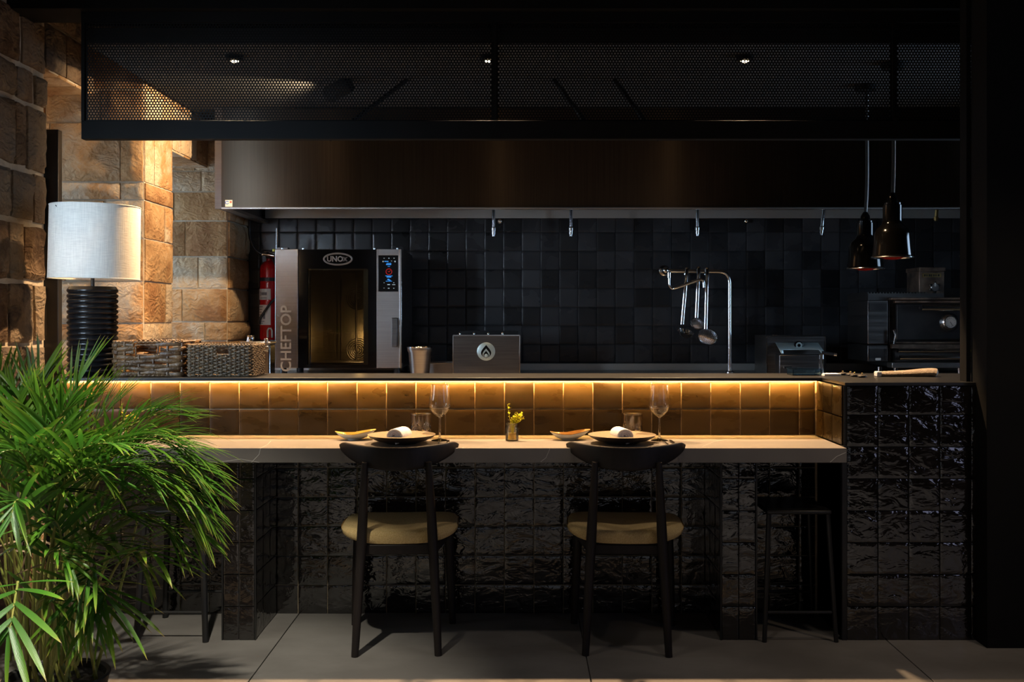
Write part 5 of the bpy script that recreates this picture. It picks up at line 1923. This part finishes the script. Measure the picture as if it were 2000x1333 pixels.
def cutlery(x, y, rz, kind, label):
    t = thing(kind, label, kind, (x, y, ZC + .003), rz, 'cutlery on the counter')
    obj('handle', MB().tube([(0, -.095, 0), (0, -.06, .001), (0, .0, .002), (0, .03, .002)], [.0052, .0060, .0035, .0028], 8, flat=.4, up=(1, 0, 0)), M['chrome'], t)
    if kind == 'fork':
        tn = MB()
        for k in (-1, 0, 1):
            tn.tube([(k * .002, .03, .002), (k * .0055, .05, .001), (k * .0055, .095, .004)], [.0026, .0019, .0010], 6, flat=.6)
        obj('tine', tn, M['chrome'], t)
    else:
        obj('blade', MB().box((-.001, .03, .0005), (.010, .11, .0025)), M['chrome'], t, bev=0.0008)
    return t


cutlery(.605, 4.105, .06, 'knife', 'slim steel table knife beside the wine glass near the dark stool')
cutlery(.575, 4.095, .05, 'fork', 'slim steel fork beside the wine glass near the dark stool')
cutlery(-.285, 4.105, .06, 'knife', 'slim steel table knife beside the wine glass near the palm-end plate')
cutlery(-.315, 4.095, .05, 'fork', 'slim steel fork beside the wine glass near the palm-end plate')


def make_vase(x, y, seed, label, sprays):
    t = thing('bud_vase', label, 'vase', (x, y, ZC), 0, 'little vases with yellow sprigs')
    out = [(.0005, 0), (.024, 0), (.0265, .003), (.0265, .044), (.024, .050), (.0215, .054), (.0215, .062), (.0232, .064), (.0232, .071)]
    inn = [(.0212, .071), (.0195, .060), (.0195, .053), (.0240, .046), (.0245, .006), (.0005, .004)]
    obj('jar', MB().lathe(out + inn, 40), M['glass_amber'], t)
    obj('jar_thread', MB().tube([(.0240 * math.cos(a), .0240 * math.sin(a), .0665) for a in np.linspace(0, 2 * PI, 33)[:-1]], .0012, 6, closed=True), M['glass_amber'], t)
    obj('water', MB().lathe([(.0005, .0045), (.0240, .0065), (.0240, .031), (.0005, .031)], 32), M['water'], t)
    r = random.Random(seed)
    st_, lf = MB(), MB()
    for (dx, dy, hz, leaves) in sprays:
        pts = smoothpath([(dx * .05, dy * .05, .01), (dx * .25, dy * .3, .06), (dx * .7, dy * .7, .06 + (hz - .06) * .6), (dx, dy, hz)], 12)
        st_.tube(pts, .0010, 5)
        for k in range(leaves):
            u = .42 + .58 * (k + 1) / leaves
            p = pts[min(11, int(u * 11))]
            a = r.uniform(0, 2 * PI)
            dirv = Vector((math.cos(a), math.sin(a), r.uniform(-.1, .8))).normalized()
            L = r.uniform(.009, .016)
            side = dirv.cross(Vector((0, 0, 1))).normalized() * L * .33
            b0 = p
            lf.add([b0, b0 + dirv * L * .5 + side, b0 + dirv * L, b0 + dirv * L * .5 - side + Vector((0, 0, .001))], [(0, 1, 2, 3)])
    obj('stem', st_, M['sprig'], t)
    obj('foliage', lf, M['sprig'], t, smooth=0)
    return t


SPR = [(-.018, .0, .146, 16), (.012, -.006, .10, 22), (.028, 0, .105, 26), (.040, .005, .108, 24), (.046, -.004, .092, 22), (.006, .008, .098, 20), (.022, .01, .112, 20), (.034, -.008, .10, 22), (.0, -.008, .088, 16)]
make_vase(-.031, 4.235, 5, 'little amber glass vase with yellow-green sprig between the two place settings', SPR)
make_vase(PX(246, 4.25), 4.25, 8, 'little glass vase with yellow sprig half hidden behind the palm', SPR)

# ------------------------------------------------------------------ chairs and stools


def make_chair(x, y, rz, label):
    t = thing('dining_chair', label, 'chair', (x, y, 0), rz, 'black wooden dining chairs')
    # curved backrest: crescent, ends swept forward
    NU, NV = 36, 8

    def prof(u):
        s = 2 * u - 1
        xx = .2235 * s
        yy = -.252 + .155 * abs(s) ** 2.0
        e_ = max(0.0, (abs(s) - .9) / .1)
        top = .772 + .006 * s * s - .012 * e_ ** 2
        half = .066 * max(0.0, 1 - abs(s) ** 2.2) ** .62 + .020 * math.sqrt(max(0.0, 1 - e_ ** 2)) + .0015
        return xx, yy, top, half

    mb = MB()
    vs = []
    K = 20
    for i in range(NU + 1):
        uu = .5 + .5 * math.sin(PI * (i / NU - .5))
        xx, yy, top, hh = prof(uu)
        s = 2 * uu - 1
        nx, ny = -.34 * 2 * s * .5, -1.0
        nl = math.hypot(nx * 1.5, ny)
        nrm = Vector((nx * 1.5 / nl * -1, ny / nl, 0))
        nrm = Vector((s * .75, -1, 0)).normalized()
        th = .012 * (1 - .45 * abs(s) ** 3)
        zc = top - hh / 2
        for k in range(K):
            a = 2 * PI * k / K
            ca, sa = math.cos(a), math.sin(a)
            e = 0.45
            pa = math.copysign(abs(ca) ** e, ca)
            pb = math.copysign(abs(sa) ** e, sa)
            p = Vector((xx, yy, zc + pb * hh / 2)) + nrm * (pa * th)
            vs.append(p)
    fs = [(i * K + k, i * K + (k + 1) % K, (i + 1) * K + (k + 1) % K, (i + 1) * K + k) for i in range(NU) for k in range(K)]
    fs += [tuple(range(K)), tuple(NU * K + k for k in reversed(range(K)))]
    mb.add(vs, fs)
    obj('backrest', mb, M['wood_black'], t, smooth=50)
    # cushion
    cu = MB()
    NA = 48

    def seat_pt(a, v):
        ca, sa = math.cos(a), math.sin(a)
        e = .52
        sx = math.copysign(abs(ca) ** e, ca)
        sy = math.copysign(abs(sa) ** e, sa)
        wx = .226 - .012 * (1 - sy) / 2 * 0
        return sx * wx, sy * .205 + .015
    layers = [(.90, .398), (.985, .403), (1.0, .416), (.995, .436), (.96, .4475), (.85, .4515), (.6, .450), (.3, .447), (.02, .446)]
    vs = []
    for f, z in layers:
        for k in range(NA):
            a = 2 * PI * k / NA
            px, py = seat_pt(a, f)
            cx = (px / .226)
            zz_ = z + (.008 * cx * cx if z > .43 else .034 * min(1, abs(px * f / .226)) ** 3.2)
            vs.append((px * f, (py - .015) * f + .015, zz_))
    n = NA
    fs = [(j * n + k, j * n + (k + 1) % n, (j + 1) * n + (k + 1) % n, (j + 1) * n + k) for j in range(len(layers) - 1) for k in range(n)]
    fs += [tuple(reversed(range(n))), tuple((len(layers) - 1) * n + k for k in range(n))]
    cu.add(vs, fs)
    obj('seat_cushion', cu, M['seat'], t, smooth=60)
    # apron frame
    ap = MB()
    ap.box((-.135, -.185, .362), (.135, -.163, .4)).box((-.185, .145, .362), (.185, .168, .4))
    for s in (-1, 1):
        m = Matrix.Translation((s * .158, -.01, 0)) @ Matrix.Rotation(-s * .15, 4, 'Z')
        ap.box((-.011, -.17, .362), (.011, .17, .4), m)
    obj('apron', ap, M['wood_black'], t, bev=0.004)
    for s in (-1, 1):
        obj('leg', MB().tube(smoothpath([(s * .117, -.232, .715), (s * .122, -.222, .60), (s * .131, -.205, .43), (s * .143, -.222, .2), (s * .153, -.238, 0)], 18),
                             [.0115 + .0075 * min(1, k / 8) if k < 9 else .019 - .0055 * (k - 9) / 8 for k in range(18)], 14), M['wood_black'], t)
        obj('leg', MB().tube([(s * .182, .150, .40), (s * .190, .158, .2), (s * .198, .168, 0)], [.019, .0175, .0135], 14), M['wood_black'], t)
    return t


make_chair(-.464, 4.105, .045, 'black wooden chair with mustard seat facing the ochre side dish')
make_chair(.410, 4.105, -.06, 'black wooden chair with mustard seat next to the tiled pier and dark stool')


def make_stool(x0, x1, y, label, legr=.009):
    cx = (x0 + x1) / 2
    w = (x1 - x0) / 2
    t = thing('low_stool', label, 'stool', (cx, y, 0), 0, 'dark metal stools')
    obj('seat', B((-w + .022, -.155, .488), (w - .022, .155, .505)), M['black_metal'], t, bev=0.006)
    for sx in (-1, 1):
        for sy in (-1, 1):
            obj('leg', MB().tube([(sx * (w - .033), sy * .135, .488), (sx * (w - legr), sy * .165, 0)], [legr * 1.1, legr], 8), M['black_metal'], t)
    obj('stretcher', MB().tube([(-w + .016, .155, .112), (w - .016, .155, .112)], .006, 8).tube([(-w + .016, -.155, .112), (w - .016, -.155, .112)], .006, 8), M['black_metal'], t)
    return t


make_stool(.932, 1.226, 4.20, 'dark metal stool tucked between the tiled pier and the block')
make_stool(-1.486, -1.196, 4.20, 'dark metal stool tucked under the counter behind the palm', .012)

# ------------------------------------------------------------------ potted palm
palm = thing('potted_palm', 'large potted areca palm with arching green fronds', 'plant', (-1.42, 3.22, 0))
PB = Vector((-1.42, 3.22, 0))
obj('planter', MB().lathe([(.0005, 0), (.12, 0), (.125, .01), (.15, .135), (.156, .150), (.152, .155), (.142, .150), (.138, .13)], 40), M['pot'], palm)
obj('soil', MB().lathe([(.0005, .13), (.137, .128), (.137, .11), (.0005, .11)], 32), M['soil'], palm)


class LeafMB(MB):
    def __init__(self):
        super().__init__()
        self.uv = []

    def leaflet(self, base, d, length, width, droop, normal, seg=7, twist=0.0):
        """A folded blade: base point, start direction, droop curves it down."""
        d = Vector(d).normalized()
        p = Vector(base)
        nrm = Vector(normal).normalized()
        st_ = length / seg
        o = len(self.v)
        cur = d.copy()
        for i in range(seg + 1):
            u = i / seg
            wd = width * (math.sin(PI * min(1, (u * .82 + .14))) ** .75) * (1 if u < 1 else .02)
            if i == seg:
                wd = width * .03
            side = cur.cross(nrm)
            if side.length < 1e-5:
                side = cur.orthogonal()
            side.normalize()
            up = side.cross(cur).normalized()
            for k, off in ((-1, .28), (0, 0), (1, .28)):
                self.v.append(tuple(p + side * (k * wd / 2) + up * (off * wd / 2)))
                self.uv.append((u, .5 + k * .5))
            cur = (cur + Vector((0, 0, -1)) * (droop * st_ * (.45 + 1.25 * u))).normalized()
            p = p + cur * st_
        for i in range(seg):
            for k in range(2):
                a = o + i * 3 + k
                self.f.append((a, a + 1, a + 4, a + 3))


def frond(ctrl, n_leaf, length, width, seed, own, start=.34, droop=2.2, pool=None, m=None, spread=1.0):
    """ctrl: world points of the rachis. own=True makes each leaflet an object under the frond."""
    r = random.Random(seed)
    pts = smoothpath([Vector(c) - PB for c in ctrl], 26)
    N = len(pts)
    rad = [.0048 * (1 - .78 * k / (N - 1)) for k in range(N)]
    fo = obj('frond', MB().tube(pts, rad, 6), M['stem'], palm)
    for k in range(n_leaf):
        u = start + (1 - start) * (k // 2 + .5 * (k % 2) * .3) / (n_leaf / 2)
        u = min(u, 1.0)
        f = u * (N - 1)
        i = min(int(f), N - 2)
        p = pts[i].lerp(pts[i + 1], f - i)
        tang = (pts[min(i + 2, N - 1)] - pts[max(i - 1, 0)]).normalized()
        side = tang.cross(Vector((0, 0, 1)))
        if side.length < .15:
            side = tang.cross(Vector((.4, -1, 0)))
        side.normalize()
        upv = side.cross(tang).normalized()
        sg = 1 if k % 2 else -1
        w = (u - start) / (1 - start)
        fwd = .85 + 1.1 * w + r.gauss(0, .14)
        dv = side * sg * spread * (1 - .35 * w) + tang * fwd + upv * (.35 - .15 * w + r.gauss(0, .12))
        L = length * (.72 + .5 * math.sin(PI * (.18 + .66 * w))) * r.uniform(.85, 1.12) * (1 - .25 * w)
        wd = width * r.uniform(.85, 1.15) * (1 - .3 * w)
        dr_ = droop * r.uniform(.6, 1.5)
        if own:
            lm = LeafMB()
            lm.leaflet((0, 0, 0), dv, L, wd, dr_, upv)
            o = put('leaflet', lm.mesh('leaflet', 60, fix=False), m or M['leaf'], fo, p)
        else:
            pool.leaflet(p, dv, L, wd, dr_, upv, seg=6)
    return fo


pool = LeafMB()
# the front fronds, leaflet by leaflet
FR = [
    # (control points px,py,depth ..., leaflets, length, width)
    ([(110, 1290, 3.15), (150, 1000, 3.10), (240, 880, 3.05), (330, 890, 3.02), (395, 945, 3.0)], 34, .20, .011, 2.0),
    ([(130, 1290, 3.2), (190, 1060, 3.12), (270, 985, 3.08), (345, 1000, 3.05), (388, 1045, 3.02)], 30, .17, .012, 2.6),
    ([(90, 1290, 3.25), (150, 980, 3.25), (210, 870, 3.25), (290, 815, 3.22), (350, 812, 3.2)], 30, .17, .011, 1.4),
    ([(60, 1280, 3.0), (110, 1020, 2.92), (140, 900, 2.86), (190, 868, 2.82), (240, 872, 2.78)], 26, .17, .013, 2.2),
    ([(40, 1270, 2.95), (36, 1150, 2.72), (33, 1150, 2.60), (22, 1215, 2.52), (14, 1245, 2.5)], 12, .19, .020, .8),
    ([(80, 1290, 3.1), (70, 1000, 2.98), (50, 900, 2.9), (20, 880, 2.84), (-30, 900, 2.8)], 26, .18, .014, 1.9),
    ([(130, 1300, 3.1), (170, 1150, 3.0), (190, 1100, 2.94), (160, 1150, 2.88), (150, 1190, 2.86)], 16, .18, .015, 1.3),
    ([(140, 1300, 3.2), (200, 1120, 3.12), (230, 1075, 3.08), (262, 1078, 3.06), (278, 1100, 3.05)], 16, .19, .015, 1.8),
    ([(100, 1290, 3.3), (150, 980, 3.3), (200, 900, 3.3), (265, 862, 3.3), (330, 868, 3.3)], 30, .17, .011, 2.0),
    ([(30, 1280, 3.05), (60, 1080, 2.9), (50, 990, 2.82), (30, 980, 2.76), (20, 1020, 2.72)], 20, .17, .015, 1.8),
    ([(110, 1290, 3.2), (140, 1000, 3.15), (200, 930, 3.1), (265, 925, 3.06), (320, 960, 3.04)], 30, .17, .012, 2.2),
    ([(90, 1280, 3.1), (110, 1000, 3.02), (100, 870, 3.0), (120, 810, 2.98), (150, 790, 2.97)], 24, .16, .013, 1.8),
    ([(150, 1300, 3.1), (215, 1130, 3.04), (255, 1080, 3.0), (285, 1075, 2.98), (300, 1082, 2.97)], 7, .21, .017, 2.4),
    ([(140, 1300, 3.05), (180, 1180, 2.98), (200, 1150, 2.95), (205, 1165, 2.93), (200, 1190, 2.92)], 12, .20, .015, 1.6),
    ([(120, 1290, 3.15), (170, 1030, 3.1), (250, 930, 3.06), (330, 925, 3.03), (392, 985, 3.0)], 34, .19, .010, 2.6),
    ([(100, 1290, 3.2), (150, 1010, 3.2), (215, 900, 3.2), (295, 858, 3.18), (360, 890, 3.16)], 32, .18, .010, 2.4),
]
for i, (cp_, nl, L, W, dr_) in enumerate(FR):
    frond([P(*c) for c in cp_], nl, L, W, 100 + i, True, droop=dr_, start=.42)
# the fuller mass behind and above
r = random.Random(77)
BK = [
    ([(60, 1290, 3.35), (70, 950, 3.4), (60, 800, 3.45), (80, 730, 3.5)], 30, .20, .014, .7),
    ([(80, 1290, 3.35), (110, 950, 3.4), (130, 800, 3.45), (165, 720, 3.5)], 30, .20, .014, .7),
    ([(40, 1290, 3.35), (30, 950, 3.4), (10, 800, 3.45), (-15, 735, 3.5)], 30, .20, .014, .8),
    ([(20, 1290, 3.3), (0, 950, 3.3), (-30, 850, 3.3), (-70, 800, 3.3)], 28, .20, .014, 1.2),
    ([(100, 1290, 3.4), (140, 960, 3.42), (180, 840, 3.45), (225, 790, 3.48)], 30, .19, .013, 1.0),
    ([(120, 1290, 3.4), (160, 980, 3.4), (215, 890, 3.4), (270, 850, 3.4)], 30, .18, .012, 1.4),
    ([(60, 1290, 3.2), (80, 980, 3.2), (90, 860, 3.2), (70, 790, 3.2)], 30, .19, .014, 1.2),
    ([(90, 1290, 3.2), (120, 990, 3.15), (170, 900, 3.12), (215, 890, 3.1)], 30, .18, .013, 1.9),
    ([(20, 1290, 3.2), (20, 1000, 3.1), (0, 920, 3.05), (-40, 890, 3.0)], 28, .18, .014, 1.8),
    ([(110, 1290, 3.1), (150, 1060, 3.05), (200, 1000, 3.0), (255, 1010, 3.0)], 28, .17, .013, 2.2),
    ([(70, 1290, 3.1), (90, 1030, 3.0), (110, 960, 2.95), (130, 960, 2.92)], 26, .17, .014, 2.0),
    ([(50, 1290, 3.1), (50, 1060, 3.0), (30, 1000, 2.95), (0, 990, 2.9)], 26, .17, .014, 2.0),
    ([(130, 1290, 3.2), (175, 1040, 3.2), (240, 960, 3.2), (300, 960, 3.2)], 28, .17, .012, 2.2),
    ([(90, 1290, 3.3), (130, 940, 3.3), (150, 830, 3.3), (190, 775, 3.3)], 28, .19, .013, 1.2),
    ([(120, 1290, 3.2), (170, 980, 3.16), (250, 870, 3.12), (330, 862, 3.1), (385, 905, 3.08)], 40, .20, .0085, 2.6),
    ([(120, 1290, 3.25), (165, 1000, 3.22), (235, 905, 3.2), (310, 895, 3.18), (375, 940, 3.16)], 40, .20, .0085, 2.6),
    ([(110, 1290, 3.15), (160, 990, 3.1), (225, 880, 3.06), (290, 850, 3.04), (345, 862, 3.02)], 38, .19, .0085, 2.2),
    ([(130, 1290, 3.1), (185, 1040, 3.06), (260, 955, 3.03), (335, 955, 3.0), (385, 1010, 2.98)], 38, .20, .009, 2.8),
    ([(130, 1290, 3.15), (180, 1070, 3.1), (245, 1010, 3.06), (310, 1020, 3.04), (345, 1060, 3.02)], 32, .18, .009, 2.6),
    ([(110, 1290, 3.0), (150, 1010, 2.96), (200, 920, 2.92), (250, 905, 2.9), (290, 930, 2.88)], 34, .18, .010, 2.4),
    ([(90, 1290, 3.0), (110, 1000, 2.92), (140, 930, 2.88), (180, 915, 2.85), (215, 940, 2.83)], 30, .17, .011, 2.4),
    ([(100, 1290, 3.3), (150, 960, 3.3), (215, 845, 3.28), (290, 800, 3.26), (345, 803, 3.25)], 34, .16, .0085, 1.6),
    ([(60, 1290, 3.05), (75, 1010, 2.98), (85, 915, 2.94), (100, 890, 2.9), (125, 900, 2.88)], 28, .17, .012, 2.2),
    ([(60, 1300, 3.0), (80, 1130, 2.93), (95, 1080, 2.9), (120, 1080, 2.87), (140, 1105, 2.85)], 22, .17, .013, 2.2),
    ([(100, 1300, 3.05), (130, 1180, 3.0), (160, 1140, 2.96), (180, 1160, 2.94), (180, 1200, 2.93)], 18, .19, .014, 1.6),
    ([(60, 1300, 3.0), (70, 1200, 2.95), (85, 1170, 2.92), (110, 1185, 2.9), (120, 1230, 2.9)], 16, .18, .014, 1.4),
    ([(30, 1290, 3.3), (40, 960, 3.35), (20, 850, 3.4), (35, 770, 3.45)], 28, .19, .014, 1.0),
    ([(100, 1290, 3.0), (120, 1080, 2.95), (110, 1020, 2.9), (90, 1030, 2.87)], 22, .17, .014, 2.2),
    ([(120, 1300, 3.15), (150, 1120, 3.1), (180, 1060, 3.05), (215, 1065, 3.0)], 24, .18, .014, 2.0),
]
for i, (cp_, nl, L, W, dr_) in enumerate(BK):
    frond([P(*c) for c in cp_], nl, L, W, 200 + i, False, droop=dr_, pool=pool, start=.40)
tag(obj('leaflets', pool, M['leaf'], palm, smooth=60, fix=False), kind='stuff')
# bare stalks and dry leaves near the pot
for k in range(26):
    a = r.uniform(0, 2 * PI)
    rr = r.uniform(.02, .12)
    b0 = Vector((rr * math.cos(a), rr * math.sin(a), .125))
    tp = b0 + Vector((r.uniform(-.18, .14), r.uniform(-.2, .08), r.uniform(.30, .55)))
    obj('stalk', MB().tube(smoothpath([b0, b0.lerp(tp, .5) + Vector((r.uniform(-.02, .02), 0, .03)), tp], 8), [.006 - .0004 * i for i in range(8)], 6), M['stem'], palm)
dry = LeafMB()
for k in range(14):
    c = P(r.uniform(20, 280), r.uniform(1040, 1150), r.uniform(2.95, 3.2)) - PB
    dry.leaflet(c, (r.uniform(-.5, .8), r.uniform(-.4, .2), r.uniform(-.6, .5)), r.uniform(.12, .2), .010, 5, (0, -.4, 1), seg=6)
obj('dry_leaf', dry, M['dry'], palm, smooth=60, fix=False)

print('objects', len(bpy.data.objects), 'back tiles', n_back)
